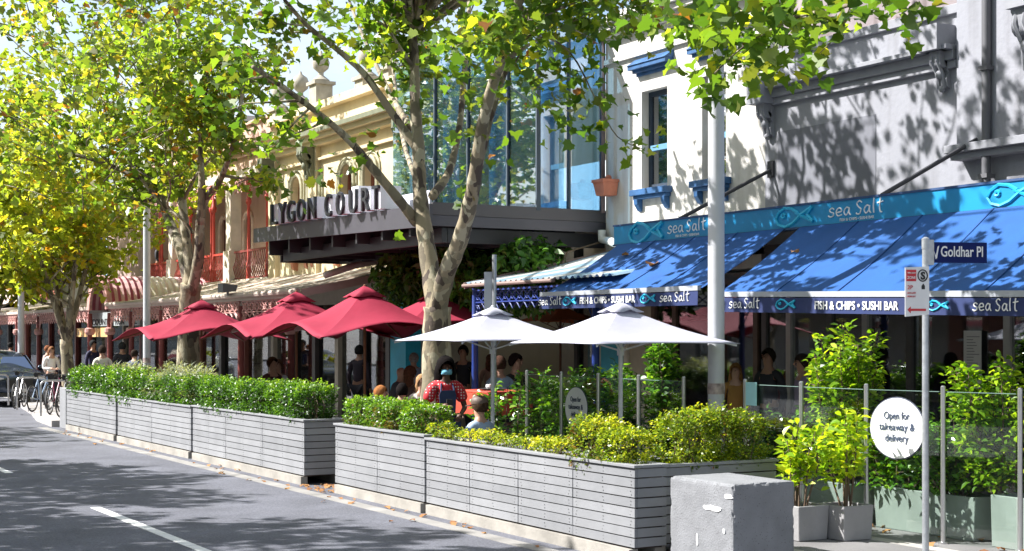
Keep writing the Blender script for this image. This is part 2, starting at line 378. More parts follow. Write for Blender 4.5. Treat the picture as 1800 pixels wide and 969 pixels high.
mb = MB(); mb.box(XF - .02, mull[0], .15, XF + .1, mull[-1], .5); mb.box(XF - .02, mull[0], 3.25, XF + .1, mull[-1], 3.42); mb.build('stall_riser', frame_m, gb)
# verandah deck behind the sign band
XB = 12.35
mb = MB(); mb.box(XB + .06, 6, 3.42, XF - .001, 18.35, 3.5); mb.build('canopy_deck', col(.12, .12, .13), gb)
mb = MB(); mb.box(XB - .06, 6, 3.44, XB + .06, 18.4, 3.73)
band = mb.build('sign_band', mat('blue_band', (.003, .23, .47), .45, .10, 2.2), gb)
mb = MB(); mb.box(XB - .075, 6, 3.43, XB + .07, 18.41, 3.455); mb.box(XB - .075, 6, 3.72, XB + .07, 18.41, 3.745); mb.build('sign_edging', col(.02, .06, .16), band)
white = mat('white_letter', (.8, .8, .8), .5, .03, 5); cyan = mat('cyan_emblem', (.02, .42, .66), .5, .05, 5)
for ua, ub, vy in ((1180, 1247, 3.5), (1463, 1560, 3.5)):
    a, b = YU(ua, XB), YU(ub, XB); script_word('shop_name', (XB - .061, a, 3.54), STREET, .105, white, band, sx=(a - b) / (6.6 * .105))
    text('small_lettering', 'FISH & CHIPS • SUSHI BAR', .05, (XB - .062, a - (a - b) * .22, 3.475), STREET, white, band, width=(a - b) * .62)
for ua, ub in ((1112, 1172), (1370, 1436), (1742, 1830)):
    a, b = YU(ua, XB), YU(ub, XB); fish_logo((XB - .062, a, 3.585), STREET, a - b, cyan, band)
for ua, va, ub, vb in ((1726, 240, 1545, 342), (1357, 298, 1200, 386)):
    p = P(ua, va, XF); mb = MB(); mb.tube([p, (XB, p.y, 3.74)], .028, 8); mb.box(XF - .04, p.y - .06, p.z - .12, XF, p.y + .06, p.z + .12)
    mb.build('stay_rod', col(.04, .04, .045), gb)
mb = MB(); mb.box(XF + 4.40, 9.2, 2.0, XF + 4.44, 11.0, 2.03); mb.box(XF + 4.40, 12.2, 2.0, XF + 4.44, 13.2, 2.03); mb.build('light_strip', emis('led', (1, .98, .9), 6), gb)
mb = MB(); mb.box(XF + 1.8, 8, .15, XF + 2.5, 16, 1.15); mb.build('counter', mat('counter', (.12, .10, .09), .4, .2, 4), gb, bevel=.01)
mb = MB(); mb.box(XF + 4.3, 13.2, 1.5, XF + 4.5, 15.8, 2.6); mb.build('menu_board', mat('board', (.10, .09, .085), .5, .4, 9), gb)
mb = MB(); ya, yb = YU(1697, XF - .02), YU(1727, XF - .02); mb.box(XF - .05, yb, 1.45, XF - .035, ya, 2.16)
ps = mb.build('menu_poster', mat('poster_paper', (.55, .54, .52), .6, .05, 4), gb)
mb = MB()
for i in range(16): mb.box(XF - .053, ya - .05 - (.12 if i % 3 else .18) * random.Random(i).uniform(.8, 1.2), 2.08 - i * .036, XF - .0505, ya - .05, 2.09 - i * .036)
mb.build('menu_print', col(.2, .2, .2), ps)
# stained wall beyond
mb = MB(); mb.box(16.6, 11.2, 5, 16.9, 21.3, 9.6)
sw = mb.build('parapet_wall', mat('stained_concrete', (.26, .22, .225), .9, .25, 1.5, .3, streak=.85), None)
rebase(sw, (16.7, 16, 5)); tag(sw, 'tall stained purple grey concrete wall rising behind the grey parapet', 'wall')
# ------------------------------------------------------------------ awnings
awm = mat('blue_canvas', (.008, .085, .30), .75, .12, 2.5, .12, bscale=40); val = mat('navy_valance', (.009, .022, .10), .7, .1, 3)
def awning(label, Ya, Yb, zb, za, zc, spec):
    """Ya far end, Yb near end; front bar heights za (far) zc (near)"""
    XA = 10.95
    t = thing('shop_awning', label, 'awning', (XB, (Ya + Yb) / 2, 0))
    mb = MB(); n = 12; vs = []; fs = []
    for i in range(n + 1):
        s_ = i / n; x = XB - .08 + (XA - XB + .08) * s_
        for j in range(n + 1):
            q = j / n; zf = za + (zc - za) * q; z = zb + (zf - zb) * s_ - .035 * sin(pi * s_) * (1 + .12 * sin(j * 2.1))
            vs.append((x, Ya + (Yb - Ya) * q, z))
    k = len(vs); vs += [(v[0], v[1], v[2] - .006) for v in vs]
    for i in range(n):
        for j in range(n):
            a = i * (n + 1) + j; fs.append((a, a + 1, a + n + 2, a + n + 1)); fs.append((k + a, k + a + n + 1, k + a + n + 2, k + a + 1))
    mb.add(vs, fs); cv_ = mb.build('canvas', awm, t, smooth=True, fix=False)
    for k_ in range(1, max(2, int(abs(Yb - Ya) / 1.15) + 1)):
        j_ = k_ / (int(abs(Yb - Ya) / 1.15) + 1); mb = MB(); pts_ = []
        for i in range(13):
            s_ = i / 12; zf = za + (zc - za) * j_; pts_.append((XB - .08 + (XA - XB + .08) * s_, Ya + (Yb - Ya) * j_, zb + (zf - zb) * s_ - .035 * sin(pi * s_) + .008))
        for a_, b_ in zip(pts_, pts_[1:]): mb.bar(a_, b_, .022, .006)
        mb.build('seam', mat('canvas_seam', (.006, .06, .22), .8, .1, 3), cv_)
    mb = MB(); mb.bar((XA - .02, Ya, za + .01), (XA - .02, Yb, zc + .01), .05, .06); mb.build('front_bar', mat('white_alu', (.36, .38, .42), .4, .05, 5), t)
    mb = MB(); mb.add([(XA - .04, Ya, za - .03), (XA - .04, Yb, zc - .03), (XA - .045, Yb, zc - .20), (XA - .045, Ya, za - .20),
                       (XA - .034, Ya, za - .03), (XA - .034, Yb, zc - .03), (XA - .039, Yb, zc - .20), (XA - .039, Ya, za - .20)],
                      [(0, 1, 2, 3), (7, 6, 5, 4), (0, 4, 5, 1), (1, 5, 6, 2), (2, 6, 7, 3), (3, 7, 4, 0)])
    v_ = mb.build('valance', val, t)
    for kind, ua, ub in spec:
        a, b = YU(ua, XA - .045), YU(ub, XA - .045); q = ((a + b) / 2 - Ya) / (Yb - Ya); z0 = za + (zc - za) * q - .175
        bas = (Vector((0, -1, (zc - za) / abs(Yb - Ya))).normalized(), STREET[1], STREET[2])
        if kind == 'script': script_word('shop_name', (XA - .046, a, z0 + .03), bas, .075, white, v_, sx=(a - b) / (6.6 * .075))
        elif kind == 'fish': fish_logo((XA - .047, a, z0 + .07), bas, a - b, cyan, v_)
        else: text('lettering', kind, .125, (XA - .047, a, z0 + .035), bas, white, v_, width=a - b, bold=.002)
    for y, zz in ((Ya - .5, za), (Yb + .5, zc)):
        mb = MB(); mb.tube([(XB, y, 3.35), (XB - .7, y + .12, zb - .62), (XA, y, zz - .02)], .02, 6); mb.build('folding_arm', col(.1, .1, .11), t)
awning('blue canvas awning nearer the white building with fish and chips valance', 18.25, 14.5, 3.45, 2.68, 2.67,
       [('script', 947, 987), ('fish', 990, 1013), ('FISH & CHIPS • SUSHI BAR', 1020, 1117), ('fish', 1126, 1152), ('script', 1160, 1212)])
awning('long blue canvas awning behind the street name sign', 14.2, 7.0, 3.45, 2.585, 2.42,
       [('script', 1282, 1335), ('fish', 1364, 1398), ('FISH & CHIPS • SUSHI BAR', 1433, 1580), ('fish', 1630, 1668), ('script', 1710, 1790)])
# ------------------------------------------------------------------ 2 white building
whw = mat('white_render', (.56, .54, .50), .85, .07, 1.5, .3, streak=.38, bscale=16)
bluet = mat('blue_trim', (.028, .10, .24), .55, .25, 6, .15)
YR2, YL2 = YL, YU(1065, XF)
wb = thing('white_building', 'white rendered two storey building with blue window sills and hoods', 'building', (XF, 19, 0))
wins = [(YU(1173, XF), YU(1128, XF), 4.52, 6.12), (YU(1276, XF), YU(1234, XF), 4.52, 6.12)]
mb = MB(); grid_wall(mb, XF, XF + .3, YR2, YL2, 3.1, 7.6, wins); mb.box(XF + .3, YL2 - .25, .15, XF + 7, YL2, 7.6); mb.box(XF, YL2 - .5, .15, XF + .3, YL2, 3.1); mb.build('wall', whw, wb)
mb = MB(); ridge(mb, YR2, YL2 + .05, 7.15, .28, .3); mb.box(XF - .06, YR2, 6.72, XF + .02, YL2 + .03, 6.80); mb.build('cornice', whw, wb)
for i, (y0, y1, z0, z1) in enumerate(wins):
    mb = MB(); mb.box(XF + .14, y0, z0, XF + .2, y0 + .07, z1); mb.box(XF + .14, y1 - .07, z0, XF + .2, y1, z1); mb.box(XF + .14, y0 + .07, z1 - .08, XF + .2, y1 - .07, z1); mb.box(XF + .14, y0 + .07, z0, XF + .2, y1 - .07, z0 + .07)
    wf = mb.build('window', col(.02, .035, .06), wb)
    zm = z0 + .62; mb = MB(); mb.box(XF + .12, y0 + .07, zm, XF + .19, y1 - .07, zm + .09); mb.build('sash', mat('sash_blue', (.12, .28, .42), .5, .1, 5), wf)
    mb = MB(); mb.box(XF + .17, y0 + .07, z0 + .07, XF + .175, y1 - .07, z1 - .08); mb.build('pane', winglass, wf)
    mb = MB()
    for kx in range(11): mb.tube([(XF + .26, y1 - .08 - kx * .045, z0 + .7), (XF + .25, y1 - .08 - kx * .045, z1 - .1)], .02, 5)
    mb.build('curtain', col(.55, .55, .52), wf)
    mb = MB(); mb.box(XF - .16, y0 - .14, z0 - .12, XF, y1 + .14, z0 - .02); mb.box(XF - .11, y0 - .1, z0 - .18, XF, y1 + .1, z0 - .12)
    for yy in (y0 - .02, y1 + .02): mb.prism([(0, 0), (-.12, 0), (-.11, -.08), (-.04, -.18), (0, -.2)], (XF, yy - .05, z0 - .18), (1, 0, 0), (0, 0, 1), (0, 1, 0), .1)
    mb.build('sill', bluet, wb, bevel=.006)
    mb = MB(); zt = z1 + .28; mb.box(XF - .04, y0 - .1, zt - .02, XF, y1 + .1, zt + .03); mb.box(XF - .1, y0 - .13, zt + .031, XF, y1 + .13, zt + .08); mb.box(XF - .17, y0 - .17, zt + .081, XF, y1 + .17, zt + .15)
    mb.prism([(0, 0), (-.19, 0), (-.02, .12), (0, .12)], (XF, y0 - .18, zt + .151), (1, 0, 0), (0, 0, 1), (0, 1, 0), y1 - y0 + .36); mb.build('window_hood', bluet, wb)
# ground floor of white building
cream = mat('cream_render', (.58, .485, .31), .85, .09, 1.3, .25, streak=.12, bscale=14)
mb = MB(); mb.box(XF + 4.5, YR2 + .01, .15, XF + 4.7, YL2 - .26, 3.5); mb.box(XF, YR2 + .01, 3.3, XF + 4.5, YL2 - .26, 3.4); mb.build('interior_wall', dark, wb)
for u in (1150, 1187, 1262, 1330):
    y = YU(u, XF); mb = MB(); mb.box(XF - .03, y - .05, .15, XF + .06, y + .05, 3.1); mb.build('window_frame', mat('brown_frame', (.10, .06, .04), .5, .2, 6), wb)
mb = MB(); mb.box(XF + .01, YR2 + .02, .5, XF + .02, YU(1150, XF), 3.05); mb.build('window_pane', shopglass, wb)
mb = MB(); mb.box(XF - .02, YR2 + .02, .15, XF + .08, YU(1150, XF), .48); mb.build('stall_riser', frame_m, wb)
mb = MB(); ya, yb = YU(1058, XF), YU(1100, XF); mb.box(XF - .02, yb, .15, XF + .05, ya, 2.5)
dr = mb.build('door', mat('cyan_door', (.05, .33, .45), .5, .12, 3), wb)
mb = MB(); mb.box(XF - .05, yb - .1, .15, XF + .05, yb, 2.6); mb.box(XF - .05, ya, .15, XF + .05, ya + .1, 2.6); mb.box(XF - .05, yb - .1, 2.5, XF + .05, ya + .1, 2.6); mb.build('door_frame', col(.55, .5, .42), dr)
mb = MB(); mb.box(XF - .001, YU(1150, XF) + .05, .15, XF + .25, yb - .11, 3.1); mb.box(XF, yb - .1, 2.6, XF + .2, ya + .1, 3.1); mb.build('ground_floor_wall', col(.42, .36, .27), wb)
mb = MB(); y0 = YU(1058, 13.4); mb.tube([(XF - .12, 21.15, 3.9), (XF - .12, 21.15, 3.74), (XF - .12, 20.9, 3.7), (XF - .5, 20.2, 3.62), (XF - .5, 18.6, 3.6)], .07, 10); mb.build('downpipe', col(.62, .62, .58), wb, smooth=True)
mb = MB(); mb.tube([(XF - .05, 21.22, 4.2), (XF - .05, 21.22, 7.5)], .04, 8); mb.build('drainpipe', col(.16, .12, .12), wb, smooth=True)
# terracotta wall pot
t = thing('wall_pot', 'square terracotta planter box fixed high on the white wall corner', 'pot', (XF - .2, 21.0, 4.5))
mb = MB(); mb.add([(XF - .28, 20.84, 4.47), (XF - .02, 20.84, 4.47), (XF - .02, 21.08, 4.47), (XF - .28, 21.08, 4.47), (XF - .32, 20.80, 4.69), (XF - .02, 20.80, 4.69), (XF - .02, 21.12, 4.69), (XF - .32, 21.12, 4.69)],
                  [(0, 3, 2, 1), (0, 1, 5, 4), (1, 2, 6, 5), (2, 3, 7, 6), (3, 0, 4, 7), (4, 5, 6, 7)]); mb.build('pot_body', mat('terracotta', (.48, .17, .10), .8, .15, 6, .2), t)
mb = MB(); mb.box(XF - .34, 20.78, 4.691, XF - .01, 21.14, 4.74); mb.ball((XF - .12, 20.95, 4.77), .06, 8); mb.build('pot_rim', MC['terracotta'], t)
# ------------------------------------------------------------------ iron lace verandah of the white building
XV = 11.3; navy = mat('navy_iron', (.02, .045, .22), .45, .15, 5)
def lace_panel(mb, X, Y0, Y1, Z0, Z1, pitch=.22, r=.010, drop=True):
    n = max(1, round((Y1 - Y0) / pitch)); p = (Y1 - Y0) / n; h = Z1 - Z0
    mb.box(X - .02, Y0, Z1 - .03, X + .02, Y1, Z1); mb.box(X - .015, Y0, Z0, X + .015, Y1, Z0 + .02)
    for i in range(n):
        c = Y0 + p * (i + .5); zc = (Z0 + Z1) / 2
        mb.tube([(X, c + p * .33 * cos(a), zc + h * .28 * sin(a)) for a in np.linspace(0, 2 * pi, 9)], r, 4, cap=False)
        mb.bar((X, c - p / 2, Z0 + .02), (X, c + p / 2, Z1 - .03), r * 1.6, r * 1.6); mb.bar((X, c + p / 2, Z0 + .02), (X, c - p / 2, Z1 - .03), r * 1.6, r * 1.6)
        if drop: mb.tube([(X, c - p / 2, Z0), (X, c - p * .25, Z0 - .045), (X, c, Z0 - .1), (X, c + p * .25, Z0 - .045), (X, c + p / 2, Z0)], r, 4, cap=False)
def bracket(mb, X, Y, Z, s, w=.38, h=.45, r=.012):
    for q in (0, 1, 2): mb.tube([(X, Y + s * (w - w * .3 * q) * t, Z - (h - h * .3 * q) * (1 - t) ** 1.8 - .001) for t in (0.02, .25, .5, .75, 1)], r, 4)
    mb.tube([(X, Y + s * (.1 + .06 * cos(a)), Z - .12 + .06 * sin(a)) for a in np.linspace(0, 2 * pi, 8)], r, 4, cap=False)
vd = thing('iron_verandah', 'small verandah with navy iron lace and pale striped roof beside blue awning', 'verandah', (XV, 19, 0))
Ya, Yb = YU(835, XV), YU(1047, XV)
for y in (Ya, Yb):
    mb = MB(); mb.lathe([(.085, .15), (.085, .5), (.06, .55), (.05, 2.2), (.075, 2.24), (.05, 2.3), (.045, 2.86)], (XV, y, 0), 12)
    for s_ in (-1, 1):
        if not (y == Ya and s_ > 0): bracket(mb, XV, y, 2.64, s_)
    mb.build('post', navy, vd, smooth='auto')
mb = MB(); lace_panel(mb, XV, Yb, Ya, 2.62, 2.84); mb.build('iron_lace', navy, vd)
mb = MB(); 
for i in range(8): mb.bar((XV + .35 * i, Ya, 2.62), (XV + .35 * (i + 1), Ya, 2.84), .02, .02); mb.bar((XV + .35 * (i + 1), Ya, 2.62), (XV + .35 * i, Ya, 2.84), .02, .02)
mb.bar((XV, Ya, 2.62), (XF, Ya, 2.62), .03, .03); mb.build('iron_lace', navy, vd)
def corrugated(mb, X0, Z0, X1, Z1, Ya, Yb, amp=.025, pitch=.16, stripes=None, th=.01):
    n = int(abs(Yb - Ya) / (pitch / 4)); 
    for i in range(n):
        y0 = Ya + (Yb - Ya) * i / n; y1 = Ya + (Yb - Ya) * (i + 1) / n
        a0 = amp * sin(2 * pi * y0 / pitch); a1 = amp * sin(2 * pi * y1 / pitch)
        mi = 0 if not stripes else int(y0 / stripes) % 2
        xm, zm = (X0 + X1) / 2, (Z0 + Z1) / 2 - .06
        mb.add([(X0, y0, Z0 + a0), (xm, y0, zm + a0), (xm, y1, zm + a1), (X0, y1, Z0 + a1), (X1, y0, Z1 + a0), (X1, y1, Z1 + a1)], [(0, 1, 2, 3), (1, 4, 5, 2)], mi)
mb = MB(); corrugated(mb, XF - .02, 3.52, XV - .12, 2.93, Ya + .15, Yb - .6, stripes=.55)
mb.build('roof', [mat('pale_blue_iron', (.28, .42, .52), .5, .12, 4), mat('white_iron', (.58, .58, .55), .5, .12, 4)], vd, fix=False)
mb = MB(); mb.tube([(XV - .14, Ya + .15, 2.9), (XV - .14, Yb + .9, 2.9)], .03, 8); mb.bar((XV - .12, Ya + .14, 2.9), (XF, Ya + .14, 3.5), .04, .1); mb.build('roof_edge', col(.22, .15, .13), vd)
# ------------------------------------------------------------------ 3 glass building and metal canopy
XG = 12.7; YG0 = 21.35; YG1 = YU(690, XG); ZT = 7.45
gl = thing('glass_building', 'tall blue glass curtain wall building rising behind the metal canopy', 'building', (XG, 24, 0))
gmat = glassmat('curtain_glass', (.48, .70, .84), .40, .01)
for a, b in zip([YU(u, XG) for u in (690, 765, 823, 893, 945)], [YU(u, XG) for u in (765, 823, 893, 945)]):
    mb = MB(); mb.box(XG, b + .02, 4.2, XG + .02, a - .02, ZT); mb.build('glass_panel', gmat, gl)
    mb = MB(); mb.box(XG - .03, b - .02, 4.2, XG + .05, b + .02, ZT + .02); mb.build('mullion', col(.05, .07, .09), gl)
xs = [XU(u, YG0) for u in (948, 1000, 1058)]
for a, b in zip(xs, xs[1:]):
    mb = MB(); mb.box(a + .02, YG0, 4.2, b - .02, YG0 + .02, ZT); mb.build('glass_panel', gmat, gl)
    mb = MB(); mb.box(b - .02, YG0 - .03, 4.2, b + .02, YG0 + .05, ZT); mb.build('mullion', col(.05, .07, .09), gl)
mb = MB(); mb.box(XG + .05, YG0 + .05, 4.1, 19, YG1, 4.25); mb.build('floor_slab', col(.4, .42, .44), gl)
mb = MB(); mb.box(XG + 3.6, YG0 + .1, 4.25, XG + 3.8, YG1, 5.6); mb.build('interior_wall', col(.62, .68, .72), gl)
for y in (22.4, 24.3, 26.2):
    mb = MB(); mb.lathe([(.16, 4.25), (.16, ZT)], (XG + .9, y, 0), 12); mb.build('column', col(.62, .65, .66), gl, smooth='auto')
mb = MB(); mb.box(XG - .02, YG0 - .02, ZT + .02, XG + .12, YG1, ZT + .08); mb.box(XG + .12, YG0 - .02, ZT + .02, XF + 1, YG0 + .1, ZT + .08); mb.build('parapet_rail', col(.10, .12, .14), gl)
# arcade opening below
mb = MB(); mb.box(17.5, 21.3, .15, 17.7, 28.6, 4.2); mb.build('courtyard_wall', col(.46, .39, .29), gl)
mb = MB(); mb.box(XF - .2, 26.6, .15, XF + .15, 27.5, 3.9); mb.build('pillar', col(.50, .45, .36), gl)
mb = MB(); a, b = YU(686, 13.2), YU(713, 13.2); mb.box(13.2, b, .15, 13.55, a, 3.86); mb.build('cyan_pillar', mat('cyan_paint', (.02, .40, .58), .5, .2, 1.5), gl)
for y in (22.5, 24.4):
    mb = MB(); mb.box(XF + 1.4, y - .06, .15, XF + 1.55, y + .06, 3.8); mb.build('door_frame', col(.10, .10, .10), gl)
mb = MB(); mb.box(XF + 1.45, 22.56, .2, XF + 1.48, 24.34, 3.2); mb.build('shop_window', shopglass, gl)
# vines hanging under the canopy
vinem = leafmat('vine_leaf', [(0, (.02, .07, .01)), (.5, (.05, .14, .02)), (1, (.14, .28, .04))], .25)
vt = thing('hanging_vine', 'dark green vine hanging over the arcade entrance below the canopy', 'vine', (13.5, 22.5, 0))
pp = [blob_pts((12.5 + .4 * sin(i * 1.7), 21.3 + i * .62, 3.25 + .2 * sin(i * 2.3)), (.65, .6, .5), 650) for i in range(9)]
pp += [blob_pts((12.6, 21 + i * .5, 2.75), (.25, .25, .35), 110) for i in range(10)]
leaves('foliage', np.vstack(pp), .16, OVAL, vinem, vt, droop=.8)
mb = MB(); 
for i in range(8): mb.tube([(13.9, 21.2 + i * .6, 3.7), (13.1, 21 + i * .62, 3.5), (12.7, 21.1 + i * .6, 2.8)], .015, 5)
mb.build('stem', col(.1, .07, .04), vt)
# canopy
cp = thing('metal_canopy', 'dark steel street canopy carrying the tall LYGON COURT letters', 'canopy', (12, 25, 0))
XC0, YC0, YC1 = 10.67, 21.3, 29.5; fm = mat('canopy_metal', (.09, .085, .09), .42, .08, 2, metal=.3); fm2 = mat('canopy_metal_light', (.085, .082, .095), .42, .08, 2, metal=.3)
mb = MB(); mb.prism([(YC0, 3.86), (YC1, 4.04), (YC1, 4.33), (YC0, 4.22)], (XC0, 0, 0), (0, 1, 0), (0, 0, 1), (1, 0, 0), .06); mb.build('front_fascia', fm2, cp)
mb = MB(); mb.box(XC0 + .061, YC0, 4.05, XF + .4, YC0 + .05, 4.25); mb.build('side_fascia', fm, cp)
mb = MB(); mb.box(XC0 + .061, YC0 + .012, 3.87, XF + .4, YC0 + .05, 4.045); mb.build('side_fascia', fm2, cp)
mb = MB(); mb.box(XC0 + .07, YC0 + .06, 4.1, XF - .01, YC1, 4.16); mb.build('deck', fm, cp)
mb = MB(); mb.box(XC0 + .35, YC0 + .25, 3.62, XC0 + .45, YC1 - .8, 3.86); mb.box(XC0 + .46, YC0 + .25, 3.62, XF + .2, YC0 + .35, 3.86)
for i in range(7): y = YC0 + .9 + i * 1.1; mb.box(XC0 + .1, y, 3.75, XF, y + .07, 4.08); mb.box(XC0 + .46, y + .3, 3.62, XF, y + .36, 3.8)
mb.box(XC0 + 1.6, YC0 + .36, 3.6, XC0 + 1.7, YC1 - .8, 3.8); mb.build('beam', mat('canopy_black', (.03, .03, .033), .5, .1, 3), cp)
lt = mat('letter_black', (.025, .025, .03), .4, .1, 5); lw = mat('letter_white', (.80, .80, .84), .5, .04, 3)
s = 'LYGON COURT'; us = [487, 501, 516, 534, 553, 0, 583, 603, 626, 648, 667]
for ch, u in zip(s, us):
    if ch == ' ': continue
    us_w = 13
    y = YU(u, XC0); wd = YU(u, XC0) - YU(u + (13 if ch not in 'LCT' else 11), XC0)
    a = text('letter', ch, .60, (XC0 - .10, y, 4.23 + .10 * (y - YC0) / 8.2), STREET, lt, cp, depth=.05, width=wd, bold=0.0)
    mb = MB(); zq = .10 * (y - YC0) / 8.2; mb.box(XC0 - .095, y - wd * .95, 4.24 + zq, XC0 + .30, y - wd * .05, 4.58 + .06 * (u % 3) + zq); mb.build('letter_box', lw, a, fix=False)
mb = MB(); mb.box(XC0 + .5, YC0 + 1.0, 4.2, XC0 + .54, YC1 - 2, 4.55); mb.build('upstand', col(.6, .6, .66), cp)
# ------------------------------------------------------------------ 4 cream building
cb = thing('cream_building', 'cream stucco building with arched windows and ball finials on its parapet', 'building', (XF, 33, 0))
Yc0, Yc1 = 28.4, YU(479, XF)
greent = mat('olive_trim', (.15, .16, .10), .7, .15, 5)
AW = [(u0, u1) for u0, u1 in ((514, 531), (545, 563), (600, 622), (641, 663))]
ops = [(YU(b, XF), YU(a, XF), 4.6, 6.15) for a, b in AW]
mb = MB(); grid_wall(mb, XF, XF + .35, Yc0, Yc1, 3.6, 7.75, ops); mb.box(XF + .35, Yc0, .15, XF + 8, Yc0 + .3, 7.75)
for y0, y1, z0, z1 in ops:
    n = 10; c = (y0 + y1) / 2; r = (y1 - y0) / 2; zr = z1 - r
    for i in range(n):
        a0, a1 = pi * i / n, pi * (i + 1) / n
        mb.prism([(c + r * cos(a0), zr + r * sin(a0)), (c + r * cos(a1), zr + r * sin(a1)), (c + r * cos(a1), z1 + .001), (c + r * cos(a0), z1 + .001)], (XF, 0, 0), (0, 1, 0), (0, 0, 1), (1, 0, 0), .34)
mb.build('wall', cream, cb)
mb = MB()
for yy in (Yc1 - .25, Yc1 - 3.05, Yc0 + .3): mb = MB(); mb.box(XF - .12, yy - .25, 3.6, XF + .01, yy + .25, 7.0); mb.build('pilaster', cream, cb)
mb = MB(); ridge(mb, Yc0, Yc1, 6.75, .34, .42); mb.box(XF - .1, Yc0, 6.4, XF, Yc1, 6.46); mb.box(XF - .2, Yc0, 7.62, XF + .36, Yc1, 7.8); mb.box(XF - .1, Yc0, 7.15, XF + .0, Yc1, 7.22); mb.build('cornice', cream, cb)
mb = MB(); mb.box(XF - .43, Yc0, 6.99, XF - .415, Yc1, 7.095); mb.build('cornice_edge', greent, cb)
for yy in (Yc1 - .25, Yc1 - 3.05, Yc0 + .3):
    mb = MB(); scroll(mb, yy, 6.74, X=XF - .12, w=.34, h=.75, p=.34); mb.build('corbel', greent, cb, smooth='auto')
for yy in (Yc1 - .25, Yc1 - 1.7, Yc1 - 3.05, Yc0 + 3.0, Yc0 + 1.6, Yc0 + .3):
    mb = MB(); big = yy in (Yc1 - 3.05, Yc0 + .3)
    mb.box(XF - .1, yy - .22, 7.801, XF + .34, yy + .22, 8.3 if big else 8.0); zt = 8.3 if big else 8.0
    mb.box(XF - .16, yy - .28, zt, XF + .4, yy + .28, zt + .08)
    mb.lathe([(.2, zt + .08), (.22, zt + .13), (.07, zt + .25), (.07, zt + .32), (.19, zt + .42), (.22, zt + .56), (.17, zt + .7), (.05, zt + .78), (.02, zt + .86)], (XF + .12, yy, 0), 12)
    mb.build('finial', mat('weathered_stucco', (.36, .33, .26), .85, .2, 6), cb, smooth='auto')
for y0, y1, z0, z1 in ops:
    c = (y0 + y1) / 2; r = (y1 - y0) / 2; zr = z1 - r; mb = MB()
    arc = [(XF - .03, y0 - .05, z0)] + [(XF - .03, c - (r + .05) * cos(a), zr + (r + .05) * sin(a)) for a in np.linspace(0, pi, 11)] + [(XF - .03, y1 + .05, z0)]
    mb.tube(arc, .055, 6); arc2 = [(XF - .02, p[1] + (p[1] - c) * .35, p[2] + .1) for p in arc]; mb.tube(arc2, .03, 6)
    mo = mb.build('window_moulding', mat('olive_cream', (.38, .36, .24), .8, .1, 5), cb)
    mb = MB(); mb.box(XF + .16, y0, z0, XF + .22, y0 + .08, z1); mb.box(XF + .16, y1 - .08, z0, XF + .22, y1, z1); mb.box(XF + .16, y0 + .08, z1 - .12, XF + .22, y1 - .08, z1 + .01); mb.box(XF + .16, y0 + .08, 5.3, XF + .22, y1 - .08, 5.38)
    wf = mb.build('window_frame', mat('redwood', (.22, .07, .04), .6, .15, 5), cb)
    mb = MB(); mb.box(XF + .2, y0 + .08, z0, XF + .205, y1 - .08, z1 - .12); mb.build('pane', winglass, wf)
    mb = MB(); mb.box(XF + .26, y0, z0, XF + .28, (y0 + y1) / 2 - .02, z1); mb.build('curtain', col(.5, .45, .36), wf)
for u in (522, 545, 556, 596, 626, 645):
    y = YU(u, XF); mb = MB(); mb.prism([(0, 0), (-.16, 0), (-.12, -.16), (0, -.2)], (XF, y - .07, 3.95), (1, 0, 0), (0, 0, 1), (0, 1, 0), .14); mb.build('bracket', mat('terracotta_trim', (.45, .2, .12), .8, .1, 5), cb)
mb = MB(); mb.box(XF - .14, YU(562, XF), 3.95, XF, YU(516, XF), 4.05); mb.box(XF - .14, YU(665, XF), 3.95, XF, YU(594, XF), 4.05); mb.build('sill', MC['terracotta_trim'], cb)
mb = MB(); mb.box(XF - .25, Yc0 - .3, 3.6, XF + .3, Yc0 - .001, 7.2); mb.build('end_pier', mat('pale_grey_render', (.45, .43, .41), .8, .12, 2, streak=.3), cb)
# ------------------------------------------------------------------ shopfronts under the long verandah
def shopfront(parent, Y0, Y1, n, fcol, zt=3.6, wallcol=None):
    mb = MB(); mb.box(XF + 3.5, Y0, .15, XF + 3.6, Y1, zt); mb.box(XF + .2, Y0, 3.3, XF + 3.5, Y1, 3.4); mb.build('interior_wall', mat('warm_interior', (.34, .29, .23), .8, .6, 3), parent)
    ys = np.linspace(Y0, Y1, n + 1)
    mb = MB(); mb.box(XF, Y0, 2.85, XF + .2, Y1, zt); mb.build('shop_header', wallcol or col(.30, .27, .23), parent)
    for i, y in enumerate(ys): mb = MB(); mb.box(XF - .05, y - .1, .15, XF + .15, y + .1, 2.85); mb.build('pier', fcol[i % len(fcol)], parent)
    for i, (a, b) in enumerate(zip(ys, ys[1:])):
        mb = MB(); mb.box(XF + .05, a + .1, .15, XF + .12, b - .1, .55); mb.build('stall_riser', frame_m, parent)
        mb = MB(); mb.box(XF + .06, a + .1, .55, XF + .07, b - .1, 2.85); mb.build('window_pane', shopglass, parent)
        mb = MB(); R = random.Random(int(a * 10))
        for z in (.9, 1.3, 1.7, 2.1):
            mb.box(XF + .4, a + .15, z, XF + .7, b - .15, z + .03)
            y = a + .2
            while y < b - .3:
                h = R.uniform(.1, .3); mb.box(XF + .45, y, z + .031, XF + .65, y + R.uniform(.06, .14), z + .03 + h, R.randint(1, 4)); y += R.uniform(.15, .3)
        mb.build('display_shelf', [col(.2, .15, .1), col(.5, .48, .42), col(.3, .1, .08), col(.1, .14, .2), col(.55, .5, .3)], parent)
shopfront(cb, Yc0 + .1, Yc1 - .1, 6, [col(.5, .46, .38), frame_m, frame_m])
